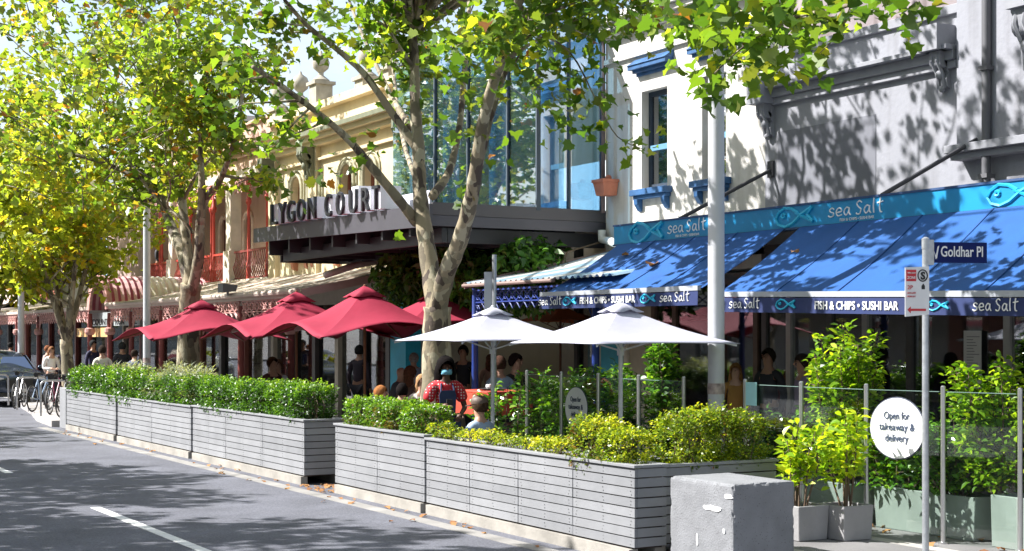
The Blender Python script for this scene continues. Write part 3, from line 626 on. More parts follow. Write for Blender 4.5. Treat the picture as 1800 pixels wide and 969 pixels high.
# ------------------------------------------------------------------ 5 terracotta balcony building
redp = mat('red_iron', (.42, .05, .035), .45, .15, 5); pinkw = mat('pink_render', (.44, .33, .27), .85, .12, 1.2, .25, streak=.2)
palet = mat('pale_trim', (.58, .50, .42), .7, .12, 4); maroon = mat('maroon_paint', (.17, .035, .03), .5, .15, 4)
pb = thing('balcony_building', 'pink building with long first floor balcony of red cast iron lace', 'building', (XF, 42, 0))
Yp0, Yp1 = Yc1 + .02, 49.5; XR = XF + 1.9
aw = [(YU(u, XR) - .35, YU(u, XR) + .35, 3.75, 5.9) for u in (300, 352, 395, 438, 484)]
aw = [a for a in aw if a[0] > Yp0 + .1]
mb = MB(); grid_wall(mb, XR, XR + .3, Yp0, Yp1, 3.6, 7.1, aw); mb.box(XF, Yp1 - .3, .15, XR, Yp1, 7.6); mb.build('wall', pinkw, pb)
for y0, y1, z0, z1 in aw:
    c = (y0 + y1) / 2; r = .35
    mb = MB(); mb.tube([(XR - .02, y0 - .06, z0)] + [(XR - .02, c - .41 * cos(a), z1 - .3 + .41 * sin(a)) for a in np.linspace(0, pi, 9)] + [(XR - .02, y1 + .06, z0)], .07, 6)
    mo = mb.build('door_arch', palet, pb)
    mb = MB(); mb.box(XR + .1, y0, z0, XR + .15, y1, z1); mb.build('balcony_door', col(.10, .03, .03), pb)
mb = MB(); mb.box(XF - .05, Yp0, 3.45, XR + .1, Yp1, 3.6); mb.box(XF - .12, Yp0, 3.5, XF - .05, Yp1, 3.66); mb.build('balcony_floor', palet, pb)
mb = MB(); mb.box(XF - .02, Yp0, 6.75, XF + .3, Yp1, 7.05); ridge(mb, Yp0, Yp1, 7.05, .3, .3); mb.box(XF - .02, Yp0, 7.35, XF + .3, Yp1, 7.9); mb.box(XF - .1, Yp0, 7.9, XF + .35, Yp1, 7.98); mb.box(XF + .3, Yp0, 6.9, XR + .3, Yp1, 7.0)
mb.build('parapet', mat('terracotta_render', (.50, .33, .26), .85, .2, 2, .2), pb)
mb = MB(); mb.box(XF - .04, Yp0, 6.52, XF + .04, Yp1, 6.74); mb.build('frieze_beam', palet, pb)
posts = [YU(u, XF) for u in (470, 437, 408, 374, 335, 306, 283)]
for i, y in enumerate(posts):
    mb = MB()
    if i in (2, 5): mb.box(XF - .12, y - .2, 3.6, XF + .2, y + .2, 6.7); mb.box(XF - .18, y - .26, 3.6, XF + .24, y + .26, 4.5); mb.build('pillar', palet, pb)
    else:
        for dy in ((-.1, .1) if i in (3, 6) else (0,)): mb.lathe([(.07, 3.6), (.07, 4.1), (.045, 4.15), (.04, 5.7), (.075, 5.75), (.085, 5.85), (.05, 5.9), (.045, 6.55)], (XF, y + dy, 0), 10)
        mb.build('column', redp, pb, smooth='auto')
        mb = MB(); bracket(mb, XF, y, 6.5, 1, .42, .7, .02); bracket(mb, XF, y, 6.5, -1, .42, .7, .02); mb.build('bracket', redp, pb)
ends = [Yp0 + .05] + posts + [Yp1 - .3]
for a, b in zip(ends, ends[1:]):
    mb = MB(); lace_panel(mb, XF, a + .1, b - .1, 6.2, 6.5, .3, .014); mb.build('iron_lace', mat('pale_red_lace', (.55, .30, .26), .6, .1, 5), pb)
    mb = MB(); mb.box(XF - .03, a + .06, 4.42, XF + .03, b - .06, 4.48); mb.box(XF - .02, a + .06, 3.68, XF + .02, b - .06, 3.72)
    n = max(2, int((b - a - .2) / .13))
    for k in range(n + 1):
        y = a + .1 + (b - a - .2) * k / n
        mb.tube([(XF, y, 3.7), (XF - .05, y, 3.85), (XF - .09, y, 4.0), (XF - .02, y, 4.2), (XF + .01, y, 4.44)], .016, 4)
    mb.build('railing', redp if a > 39.5 else mat('dark_red_iron', (.2, .04, .035), .5, .15, 5), pb)
shopfront(pb, Yp0 + .1, Yp1 - .1, 6, [frame_m, col(.32, .12, .09)])
# ------------------------------------------------------------------ long street verandah with striped roof and barrel vault
sv = thing('street_verandah', 'long cream striped iron verandah over the footpath with maroon posts', 'verandah', (11, 40, 0))
XS = 11.0; Y0, Y1 = 27.6, 62.0; VA, VB = YU(193, XS), YU(158, XS)
crm = mat('cream_iron', (.55, .50, .40), .55, .12, 3); brn = mat('brown_iron', (.30, .22, .16), .6, .15, 3); mrn = mat('maroon_iron', (.24, .035, .06), .5, .12, 3)
mb = MB(); corrugated(mb, XF - .02, 3.62, XS, 2.98, Y0, VA - .05, .03, .2, .62); mb.build('roof', [crm, brn], sv, fix=False); mb = MB(); corrugated(mb, XF - .02, 3.62, XS, 2.98, VB + .05, Y1, .03, .2, .62)
mb.build('roof', [crm, brn], sv, fix=False)
mb = MB(); n = 14; yc = (VA + VB) / 2; r = (VB - VA) / 2; zs = 2.85; rz = .98
xsn = np.linspace(XS - .02, XF, 34)
for i in range(33):
    x0, x1 = xsn[i], xsn[i + 1]; am = .03 if i % 2 else 0; am1 = .03 if (i + 1) % 2 else 0
    mi = (1 if (x0 - XS) < 1.1 or (x0 - XS) > 2.1 else 0) if i % 2 else (0 if (x0 - XS) > 1.1 and (x0 - XS) < 2.1 else 2)
    for j in range(n):
        a0, a1 = pi * j / n, pi * (j + 1) / n
        mb.add([(x0, yc - (r + am) * cos(a0), zs + (rz + am) * sin(a0)), (x1, yc - (r + am1) * cos(a0), zs + (rz + am1) * sin(a0)),
                (x1, yc - (r + am1) * cos(a1), zs + (rz + am1) * sin(a1)), (x0, yc - (r + am) * cos(a1), zs + (rz + am) * sin(a1))], [(0, 1, 2, 3)], mi)
vault = mb.build('barrel_roof', [crm, mrn, mat('pink_iron', (.5, .3, .3), .5, .1, 3)], sv, fix=False)
mb = MB()
for j in range(n):
    a0, a1 = pi * j / n, pi * (j + 1) / n
    mb.prism([(yc - r * .80 * cos(a0), zs + rz * .80 * sin(a0)), (yc - (r + .05) * cos(a0), zs + (rz + .05) * sin(a0)), (yc - (r + .05) * cos(a1), zs + (rz + .05) * sin(a1)), (yc - r * .80 * cos(a1), zs + rz * .80 * sin(a1))], (XS - .08, 0, 0), (0, 1, 0), (0, 0, 1), (1, 0, 0), .08)
mb.build('arch_front', mat('pink_trim', (.50, .25, .22), .6, .25, 9), vault)
vposts = [28.2, 31.2, 34.2, 37.2, 40.0, VA, VB, 48, 51.5, 55, 58.5]
for y in vposts:
    mb = MB(); mb.lathe([(.11, .15), (.11, .6), (.08, .66), (.07, 2.1), (.11, 2.16), (.13, 2.3), (.08, 2.34), (.07, 2.75)], (XS, y, 0), 12)
    pst = mb.build('post', maroon, sv, smooth='auto')
    mb = MB(); mb.lathe([(.12, 2.12), (.16, 2.2), (.15, 2.3), (.10, 2.33)], (XS, y, 0), 12); mb.build('capital', mat('pink_trim', (.50, .25, .22), .6, .25, 9), pst)
for a, b in zip(vposts, vposts[1:]):
    if a == VA: continue
    mb = MB(); lace_panel(mb, XS, a + .08, b - .08, 2.6, 2.86, .3, .018)
    bracket(mb, XS, a + .08, 2.6, 1, .4, .4, .018); bracket(mb, XS, b - .08, 2.6, -1, .4, .4, .018)
    mb.build('iron_frieze', mat('pink_trim', (.50, .25, .22), .6, .25, 9), sv)
mb = MB(); mb.box(XS - .06, Y0, 2.86, XS + .05, VA, 2.96); mb.box(XS - .06, VB, 2.86, XS + .05, Y1, 2.96)
mb.tube([(XS - .1, Y0, 2.98), (XS - .1, VA, 2.98)], .06, 8); mb.bar((XS, Y0 + .02, 2.95), (XF - .05, Y0 + .02, 3.55), .05, .16); mb.build('gutter', col(.50, .40, .34), sv)
mb = MB(); mb.tube([(XF - .3, 28.6, 3.74), (XF - .9, 28.0, 3.7), (XF - 1.9, 27.5, 3.52), (XF - 2.6, 27.4, 3.3)], .07, 10); mb.build('downpipe', col(.6, .56, .48), sv, smooth=True)
# shop sign boards under the verandah
sb = thing('hanging_sign', 'row of pale letters ACCOUNT ROA CL on glass under the verandah arch', 'sign', (XS + .4, 41, 2.5))
XT = XS + .25
mb = MB(); a, b = YU(160, XT), YU(196, XT); mb.box(XT, b, 2.38, XT + .04, a, 2.78); bd = mb.build('board', mat('sign_grey', (.30, .33, .33), .5, .15, 2), sb)
blk = col(.02, .02, .02)
text('lettering', 'COUNT', .24, (XT - .002, YU(162, XT), 2.42), STREET, blk, bd, width=YU(162, XT) - YU(191, XT), bold=.008)
mb = MB(); a, b = YU(200, XT), YU(246, XT); mb.box(XT, b, 2.38, XT + .04, a, 2.78); bd = mb.build('board', MC['sign_grey'], sb)
text('lettering', 'ROA', .24, (XT - .002, YU(203, XT), 2.42), STREET, blk, bd, width=YU(203, XT) - YU(219, XT), bold=.008)
text('lettering', 'CL', .24, (XT - .002, YU(229, XT), 2.42), STREET, blk, bd, width=YU(229, XT) - YU(241, XT), bold=.008)
sb = thing('peach_sign', 'peach coloured sign board hanging below the grey lettering at the arch', 'sign', (XS + .4, 45, 2.1))
mb = MB(); mb.box(XT + .0, YU(192, XT), 2.06, XT + .04, YU(135, XT), 2.33); bd = mb.build('board', mat('peach', (.62, .38, .16), .6, .06, 2), sb)
text('lettering', 'Id', .22, (XT - .002, YU(138, XT), 2.12), STREET, col(.15, .12, .1), bd)
# security camera box on the verandah
t = thing('floodlight', 'grey floodlight fixed to the verandah edge above the leftmost red umbrella', 'floodlight', (10.8, 31.5, 3.0))
mb = MB(); mb.prism([(0, 0), (.3, .02), (.34, .16), (0, .2)], (10.62, 31.3, 3.05), (1, 0, 0), (0, 0, 1), (0, 1, 0), .35); mb.build('lamp_head', col(.12, .12, .13), t)
mb = MB(); mb.tube([(10.8, 31.5, 2.98), (10.8, 31.5, 3.1)], .03, 6); mb.build('bracket', col(.4, .4, .4), t)
# ------------------------------------------------------------------ 6 buildings farther along
fb = thing('corner_building', 'pale cream two storey building past the pink balcony building', 'building', (XF, 52, 0))
mb = MB(); mb.box(XF, 49.6, 3.4, XF + 8, 54, 6.6); mb.build('wall', mat('dusty_pink', (.38, .27, .25), .85, .1, 2), fb)
mb = MB(); ridge(mb, 49.6, 54, 6.3, .3, .3); mb.build('cornice', palet, fb)
shopfront(fb, 49.7, 54, 2, [maroon, col(.45, .4, .33)])
fb = thing('brick_building', 'red brick building with light blue framed windows far along the street', 'building', (XF, 62, 0))
brickm = mat('red_brick', (.30, .085, .055), .85, .2, 6, .2)
ops = [(y, y + 1.0, 4.2, 5.9) for y in (56, 58.2, 60.4, 62.6, 64.8)]
mb = MB(); grid_wall(mb, XF + .5, XF + .8, 54.1, 68, 3.3, 6.6, ops); mb.box(XF + .8, 54.1, 3.3, XF + 6, 54.4, 6.6); mb.build('wall', brickm, fb)
for o_ in ops:
    mb = MB(); mb.box(XF + .44, o_[0] - .14, 4.1, XF + .6, o_[0] + .02, 6.0); mb.box(XF + .44, o_[1] - .02, 4.1, XF + .6, o_[1] + .14, 6.0); mb.box(XF + .44, o_[0] - .14, 6.0, XF + .6, o_[1] + .14, 6.12); mb.box(XF + .44, o_[0], 4.1, XF + .6, o_[1], 4.2)
    wf = mb.build('window', col(.35, .55, .72), fb); mb = MB(); mb.box(XF + .6, o_[0], 4.2, XF + .62, o_[1], 5.9); mb.build('pane', winglass, wf)
shopfront(fb, 54.2, 68, 6, [maroon, frame_m])
mb = MB(); mb.box(XF + 5, 54, 6, XF + 9, 90, 10.5); b_ = mb.build('office_block', col(.45, .42, .38), None); rebase(b_, (XF + 7, 70, 0)); tag(b_, 'beige flat roofed block showing above the red brick building', 'building')
mb = MB()
for k in range(16): mb.box(XF + 4.95, 55 + k * 2.1, 8.6, XF + 5.01, 56.3 + k * 2.1, 9.8)
w_ = mb.build('window', winglass, b_)
fb = thing('shop_row', 'cream shop building with dark red fascia at the far left end', 'building', (XF, 85, 0))
ops = [(y, y + 1.2, 4.4, 6.4) for y in np.arange(70, 118, 3.2)]
mb = MB(); grid_wall(mb, XF, XF + .3, 68.1, 120, 3.4, 7.6, ops); mb.build('wall', palet, fb)
for o_ in ops: mb = MB(); mb.box(XF + .15, o_[0], o_[2], XF + .2, o_[1], o_[3]); mb.build('window', winglass, fb)
mb = MB(); mb.box(XF - 2.6, 68.1, 3.0, XF, 120, 3.15); mb.box(XF - 2.65, 68.1, 2.75, XF - 2.6, 120, 3.15); mb.build('awning', mat('dark_red', (.16, .015, .03), .6, .1, 3), fb)
mb = MB(); mb.box(XF - 2.62, 74, 3.16, XF - 2.55, 84, 4.0); mb.build('fascia_sign', col(.6, .6, .62), fb)
mb = MB(); mb.box(XF - 2.64, 84.2, 3.16, XF - 2.57, 90, 3.55, 0); mb.box(XF - 2.64, 84.2, 3.551, XF - 2.57, 90, 3.8, 1); mb.build('fascia_sign', [col(.7, .6, .05), col(.1, .35, .6)], fb)
shopfront(fb, 68.2, 120, 14, [maroon, frame_m, col(.55, .5, .45)])
# across the street (seen in the shop windows and the glass tower)
for i, (a, b, h_, c_, lab) in enumerate(((-8, 9, 8.5, (.30, .26, .22), 'brown rendered terrace across the street, nearest the camera'), (9.1, 24, 9.5, (.42, .38, .32), 'tall cream terrace across the street'), (24.1, 45, 8.2, (.28, .13, .10), 'red brick terrace across the street'), (45.1, 90, 9, (.36, .33, .30), 'long grey terrace across the street toward the far end'))):
    fb = thing('terrace_building', lab, 'building', (-19, (a + b) / 2, 0)); ops = [(y, y + 1.1, z, z + q) for y in np.arange(a + .9, b - 1.5, 2.6) for z, q in ((.7, 2.2), (4.6, 2.0))]
    mb = MB(); grid_wall(mb, -19.3, -19, a, b, .15, h_, ops); mb.build('wall', mat('terrace_render%d' % i, c_, .85, .12, 2), fb)
    mb = MB(); mb.box(-19, a, h_ - .6, -18.7, b, h_ - .2); mb.box(-19, a, 3.3, -16.5, b, 3.45); mb.build('cornice', palet, fb)
    for o_ in ops: mb = MB(); mb.box(-19.2, o_[0], o_[2], -19.15, o_[1], o_[3]); mb.build('window', winglass, fb)
# end of the street
fb = thing('street_end_building', 'grey green distant building closing the street behind the trees', 'building', (-10, 175, 0))
mb = MB(); mb.box(-30, 170, 0, 30, 185, 9); mb.build('wall', col(.30, .31, .30), fb)
for k in range(14):
    mb = MB()
    for j in range(2): mb.box(-28 + k * 4, 169.9, 1.5 + j * 4, -26 + k * 4, 170.01, 4 + j * 4)
    mb.build('window', winglass, fb)
# white dome tent like cupola
t = thing('white_cupola', 'white domed cupola on the roofline left of the barrel arch', 'cupola', (12.3, 51, 3.2))
mb = MB(); mb.lathe([(.75, 3.3), (.72, 3.75), (.8, 3.8), (.62, 4.1), (.5, 4.55), (.3, 4.95), (.16, 5.1), (.02, 5.2)], (12.2, 50.5, 0), 16); mb.build('dome', mat('white_dome', (.75, .74, .70), .6, .05, 3), t, smooth='auto')
mb = MB(); mb.lathe([(.85, 3.1), (.85, 3.3)], (12.2, 50.5, 0), 16); mb.build('dome_base', palet, t)

# ------------------------------------------------------------------ planters
def slat_mat(name, c):
    return mat(name, c, .62, .09, 2.5, .15, streak=.08)
grey1 = [slat_mat('grey_timber', (.235, .24, .25)), slat_mat('grey_timber_worn', (.255, .26, .27)), slat_mat('grey_timber_dull', (.215, .22, .23))]; soilm = mat('soil', (.05, .035, .025), .95, .3, 10, .5); base_m = mat('pale_base', (.31, .29, .255), .85, .25, 3, .3)
XP = 7.78
def planter(label, Y0, Y1, X0=XP, X1=XP + .62, H=.9, seams=1, group='slatted timber planters along the road edge', solid_end=None):
    t = thing('slatted_planter', label, 'planter', ((X0 + X1) / 2, (Y0 + Y1) / 2, 0), group=group)
    n = 8; zb = .13; hh = (H - zb - .03) / n
    ys = np.linspace(Y0, Y1, seams + 1)
    RJ = random.Random(int(Y0 * 7)); sc = []
    for a, b in zip(ys, ys[1:]):
        mb = MB()
        for i in range(n):
            mb.box(X0 + RJ.uniform(0, .004), a + .004 + RJ.uniform(0, .006), zb + i * hh + .006 + RJ.uniform(-.002, .002), X0 + .03, b - .004 - RJ.uniform(0, .006), zb + (i + 1) * hh - .005, RJ.randint(0, 2))
            for ys_ in (a + .07, (a + b) / 2, b - .07):
                for zz_ in (.03, hh - .03): sc.append((ys_ + RJ.uniform(-.01, .01), zb + i * hh + zz_))
        for y_, z_ in sc: mb.box(X0 - .002, y_ - .004, z_ - .004, X0 + .01, y_ + .004, z_ + .004, 3)
        sc = []
        mb.build('slat_panel', grey1 + [mat('rusty_screw', (.15, .15, .15), .6, .3, 20)], t)
    for y, s_ in ((Y0, 1), (Y1, -1)):
        mb = MB()
        for i in range(n): mb.box(X0 + .031, y, zb + i * hh + .006, X1, y + s_ * .03, zb + (i + 1) * hh - .005, RJ.randint(0, 2))
        mb.build('end_panel', grey1, t, bevel=.003)
    mb = MB()
    for i in range(n): mb.box(X1 - .029, Y0 + .031, zb + i * hh + .006, X1 + .001, Y1 - .031, zb + (i + 1) * hh - .005)
    mb.build('slat_panel', grey1, t)
    mb = MB()
    mb.box(X0 + .032, Y0 + .032, zb - .01, X1 - .032, Y1 - .032, H - .12); mb.build('soil_bed', soilm, t)
    mb = MB(); e = .02
    mb.box(X0 - e, Y0 - e, H - .028, X0 + .07, Y1 + e, H); mb.box(X1 - .07, Y0 - e, H - .028, X1 + e, Y1 + e, H)
    mb.box(X0 + .071, Y0 - e, H - .028, X1 - .071, Y0 + .07, H); mb.box(X0 + .071, Y1 - .07, H - .028, X1 - .071, Y1 + e, H)
    mb.build('rim', grey1, t, bevel=.003)
    mb = MB(); mb.box(X0 - .03, Y0 + .05, .0, X0 + .07, Y1 - .05, .115); mb.box(X1 - .1, Y0 + .05, 0, X1 - .0, Y1 - .05, .115); mb.build('base_rail', base_m, t)
    return t
Y = [YU(u, XP) for u in (1130, 912, 745, 617)]
planter('grey slatted planter nearest the concrete block on the road side', 11.30, 15.62, seams=4, X1=XP+.36)
planter('grey slatted planter beside the masked waitress with a lower front corner', 15.66, 18.35, seams=2, H=.93)
planter('grey slatted planter left of the gap, its dark end panel facing the gap', 19.45, 24.5, seams=3, H=.92)
planter('grey slatted planter in the middle of the far row, holding feathery shrub', 24.6, 29.3, seams=2, H=.9)
planter('grey slatted planter farthest down the road next to the parked bicycles', 29.45, 33.6, seams=2, H=.9)
planter('dark grey slatted planter set crosswise behind the concrete block', 11.42, 12.05, X0=8.18, X1=9.56, seams=1, H=.88)
mb = MB(); mb.box(XP + .02, 33.75, 0, XP + .5, 34.35, .92); b_ = mb.build('end_box', grey1, None, bevel=.01); rebase(b_, (XP + .25, 34, 0)); tag(b_, 'small plain grey box ending the planter row beside the bicycles', 'box')
# concrete block
from mathutils import noise as mnoise
mb = MB(); bmk = bmesh.new(); bmesh.ops.create_cube(bmk, size=1); bmesh.ops.subdivide_edges(bmk, edges=bmk.edges[:], cuts=34, use_grid_fill=True)
for v_ in bmk.verts:
    q = Vector((v_.co.x * .68, v_.co.y * .92, v_.co.z * .83)); e_ = sorted([.34 - abs(q.x), .46 - abs(q.y), .415 - abs(q.z)])
    nv = mnoise.noise(q * 9) * .5 + mnoise.noise(q * 28) * .5; d_ = Vector((0, 0, 0))
    if e_[1] < .03: d_ = -q.normalized() * (.010 + max(0, nv) * .05) * (1 - e_[1] / .03)
    v_.co = q + d_ + Vector((mnoise.noise(q * 14), mnoise.noise(q * 14 + Vector((5, 0, 0))), 0)) * .003 + Vector((8.24, 10.46, .415))
bmk.verts.index_update(); mb.add([v_.co[:] for v_ in bmk.verts], [tuple(v_.index for v_ in f_.verts) for f_ in bmk.faces]); bmk.free()
cbk = mb.build('concrete_block', mat('block_concrete', (.20, .205, .215), .9, .14, 4, .35, streak=.12, bscale=60), None)
def pits(m):
    nt = m.node_tree; N = nt.nodes; L = nt.links; b = N['Principled BSDF']; src = b.inputs['Base Color'].links[0].from_socket
    tc = N.new('ShaderNodeTexCoord'); v = N.new('ShaderNodeTexVoronoi'); v.inputs['Scale'].default_value = 42; nz = N.new('ShaderNodeTexNoise'); nz.inputs['Scale'].default_value = 5
    L.new(tc.outputs['Object'], v.inputs['Vector']); L.new(tc.outputs['Object'], nz.inputs['Vector'])
    mu = N.new('ShaderNodeMath'); mu.operation = 'MULTIPLY'; mu.inputs[1].default_value = .30; L.new(nz.outputs[0], mu.inputs[0])
    lt_ = N.new('ShaderNodeMath'); lt_.operation = 'LESS_THAN'; L.new(v.outputs['Distance'], lt_.inputs[0]); L.new(mu.outputs[0], lt_.inputs[1])
    mx = N.new('ShaderNodeMix'); mx.data_type = 'RGBA'; mx.inputs[7].default_value = (.10, .10, .10, 1); L.new(lt_.outputs[0], mx.inputs[0]); L.new(src, mx.inputs[6]); L.new(mx.outputs[2], b.inputs['Base Color'])
pits(MC['block_concrete'])
rebase(cbk, (8.2, 10.4, 0)); tag(cbk, 'big rough concrete bollard block at the end of the planters', 'concrete block')
mb = MB(); R = random.Random(3)
for (y, z, w_, h_) in ((10.30, .60, .26, .05), (10.06, .72, .10, .04), (10.5, .3, .025, .12), (10.12, .42, .03, .05)):
    poly = [(w_ / 2 * cos(a) * R.uniform(.8, 1.2), h_ / 2 * (1 if sin(a) > 0 else -1) * abs(sin(a)) ** .5 * R.uniform(.6, 1.1)) for a in np.linspace(0, 2 * pi, 14)[:-1]]
    mb.prism(poly, (7.893, y, z), (0, 1, 0), (0, 0, 1), (1, 0, 0), .012)
mb.build('paint_smear', mat('white_smear', (.75, .75, .74), .7, .05, 5), cbk)
# hedges -----------------------------------------------------------
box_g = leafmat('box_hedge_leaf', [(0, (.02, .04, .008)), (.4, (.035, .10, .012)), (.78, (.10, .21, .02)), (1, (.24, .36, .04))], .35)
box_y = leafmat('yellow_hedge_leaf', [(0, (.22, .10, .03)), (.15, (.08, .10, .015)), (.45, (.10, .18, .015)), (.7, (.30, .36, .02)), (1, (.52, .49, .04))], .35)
laur = leafmat('laurel_leaf', [(0, (.02, .06, .01)), (.4, (.05, .14, .015)), (.8, (.12, .28, .02)), (1, (.28, .42, .04))], .35, .3)
laurb = leafmat('bright_laurel_leaf', [(0, (.04, .10, .01)), (.4, (.12, .24, .015)), (.8, (.26, .40, .02)), (1, (.42, .50, .03))], .4, .3)
laury = leafmat('young_laurel_leaf', [(0, (.12, .25, .015)), (.6, (.3, .42, .02)), (1, (.5, .55, .03))], .4, .3)
grey_l = leafmat('grey_leaf', [(0, (.12, .15, .09)), (.6, (.24, .28, .17)), (1, (.36, .38, .26))], .3, .6)
stemm = mat('stem_wood', (.12, .08, .05), .8, .2, 10)
def hedge(label, lumps, m, size=.035, dens=7500, tmpl=DIAM, name='hedge', cat='hedge', group=None):
    """lumps: (x, y, z, rx, ry, rz)"""
    c = lumps[0]; t = thing(name, label, cat, (c[0], c[1], .78), group=group)
    pts = []; up = []; rd = []
    for x, y, z, rx, ry, rz in lumps:
        n = int(dens * (rx * ry + ry * rz + rx * rz) * 1.9)
        d = rng.normal(size=(n, 3)); d /= np.linalg.norm(d, axis=1)[:, None]
        d = np.sign(d) * np.abs(d) ** .62; d /= (np.abs(d) ** 3.2).sum(1)[:, None] ** (1 / 3.2)
        ph = d * 5 + np.array([x, y, z]) * 3
        lump = 1 + .13 * np.sin(ph[:, 0] * 1.7 + 1) * np.sin(ph[:, 1] * 2.6) + .09 * np.sin(ph[:, 2] * 3.1 + ph[:, 1] * 2.3)
        q = (.62 + .40 * rng.random(n) ** .55) * lump
        p = np.array([x, y, z]) + d * q[:, None] * np.array([rx, ry, rz]); keep = p[:, 2] > .74
        pts.append(p[keep]); up.append((d + np.array([0, 0, .4]))[keep])
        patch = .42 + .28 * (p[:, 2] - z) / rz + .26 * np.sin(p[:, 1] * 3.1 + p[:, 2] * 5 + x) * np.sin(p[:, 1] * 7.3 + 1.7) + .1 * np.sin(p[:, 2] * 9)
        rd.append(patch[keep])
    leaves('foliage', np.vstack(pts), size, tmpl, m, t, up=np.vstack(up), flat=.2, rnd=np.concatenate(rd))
    mb = MB(); R = random.Random(int(c[1] * 10))
    for x, y, z, rx, ry, rz in lumps:
        for k in range(int(6 + ry * 8)):
            a = (x + R.uniform(-.3, .3) * rx, y + R.uniform(-.7, .7) * ry, .76); mb.tube([a, (a[0] + R.uniform(-.08, .08), a[1] + R.uniform(-.1, .1), z), (a[0] + R.uniform(-.1, .1), a[1] + R.uniform(-.15, .15), z + rz * .6)], [.009, .006, .003], 4)
    mb.build('stem', stemm, t)
    return t
def run(Y0, Y1, X, z, rx, rz, step=.55, j=.1, seed=1):
    R = random.Random(seed); n = max(1, round((Y1 - Y0) / step)); L = []
    for i in range(n): y = Y0 + (i + .5) * (Y1 - Y0) / n; L.append((X + R.uniform(-.03, .03), y + R.uniform(-j, j) * .5, z + R.uniform(-.03, .03), rx * R.uniform(.9, 1.1), (Y1 - Y0) / n * .50, rz * R.uniform(.78, 1.18)))
    return L
XH = XP + .33
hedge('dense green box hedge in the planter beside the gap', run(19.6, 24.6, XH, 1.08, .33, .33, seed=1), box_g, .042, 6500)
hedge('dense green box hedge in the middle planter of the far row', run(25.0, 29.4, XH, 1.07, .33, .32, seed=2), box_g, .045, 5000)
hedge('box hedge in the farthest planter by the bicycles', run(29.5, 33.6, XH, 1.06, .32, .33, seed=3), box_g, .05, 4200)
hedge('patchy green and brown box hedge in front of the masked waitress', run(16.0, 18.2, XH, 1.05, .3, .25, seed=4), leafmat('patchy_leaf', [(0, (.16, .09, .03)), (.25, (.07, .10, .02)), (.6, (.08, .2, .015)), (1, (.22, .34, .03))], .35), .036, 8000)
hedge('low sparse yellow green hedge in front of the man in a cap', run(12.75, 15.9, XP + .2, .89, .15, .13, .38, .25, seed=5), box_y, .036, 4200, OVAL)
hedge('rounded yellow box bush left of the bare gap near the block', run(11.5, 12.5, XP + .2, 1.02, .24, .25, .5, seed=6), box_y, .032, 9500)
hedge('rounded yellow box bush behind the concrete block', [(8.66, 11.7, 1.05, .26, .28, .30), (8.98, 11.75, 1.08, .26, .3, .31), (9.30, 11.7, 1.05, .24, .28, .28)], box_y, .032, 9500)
t = hedge('feathery grey green shrub rising above the far hedges', [(XH + .1, 26.4, 1.25, .35, .5, .35), (XH + .1, 25.6, 1.2, .3, .45, .32), (XH, 27.2, 1.15, .3, .4, .26)], grey_l, .10, 1700, SPEAR, 'shrub', 'shrub')
hedge('feathery grey green shrub beside the white light pole', [(XH + .3, 31.0, 1.2, .3, .5, .3), (XH + .25, 29.9, 1.2, .3, .45, .28)], grey_l, .12, 1100, SPEAR, 'shrub', 'shrub')
def tall_plant(name, label, base, h, r, n, m, size=.085, nst=7, zl=.25, tmpl=OVAL, group=None, dens=1):
    t = thing(name, label, 'plant', base, group=group); x, y, z = base; R = random.Random(int(x * 100 + y * 37))
    pts = []; ups = []; mb = MB()
    for k in range(nst):
        a = R.uniform(0, 2 * pi); q = R.uniform(.2, 1); H = h * R.uniform(.7, 1)
        if k == 0: q = .1; H = h
        path = [Vector((x + r * .15 * cos(a), y + r * .15 * sin(a), z))]
        for s_ in (.35, .7, 1): path.append(Vector((x + r * q * cos(a) * (.35 + .65 * s_) + R.uniform(-.03, .03), y + r * q * sin(a) * (.35 + .65 * s_) + R.uniform(-.03, .03), z + H * s_)))
        mb.tube(path, [.012, .009, .006, .003], 5)
        m_ = int(n / nst)
        for i in range(m_):
            f = zl + (1 - zl) * (i + R.random()) / m_; f = min(f, .999); seg = min(2, int(f * 3)); tt = f * 3 - seg
            p = path[seg].lerp(path[seg + 1], tt); rr = r * .42 * (1.15 - f * .75)
            b = R.uniform(0, 2 * pi); dd = rr * R.uniform(.1, 1); pts.append((p.x + dd * cos(b), p.y + dd * sin(b), p.z + R.uniform(-.05, .06))); ups.append((cos(b), sin(b), .9))
            if i % 5 == 0: mb.tube([p, pts[-1]], .003, 3)
    leaves('foliage', np.array(pts), size, tmpl, m, t, up=np.array(ups) * 1.6, flat=.3)
    mb.build('stem', stemm, t)
    return t
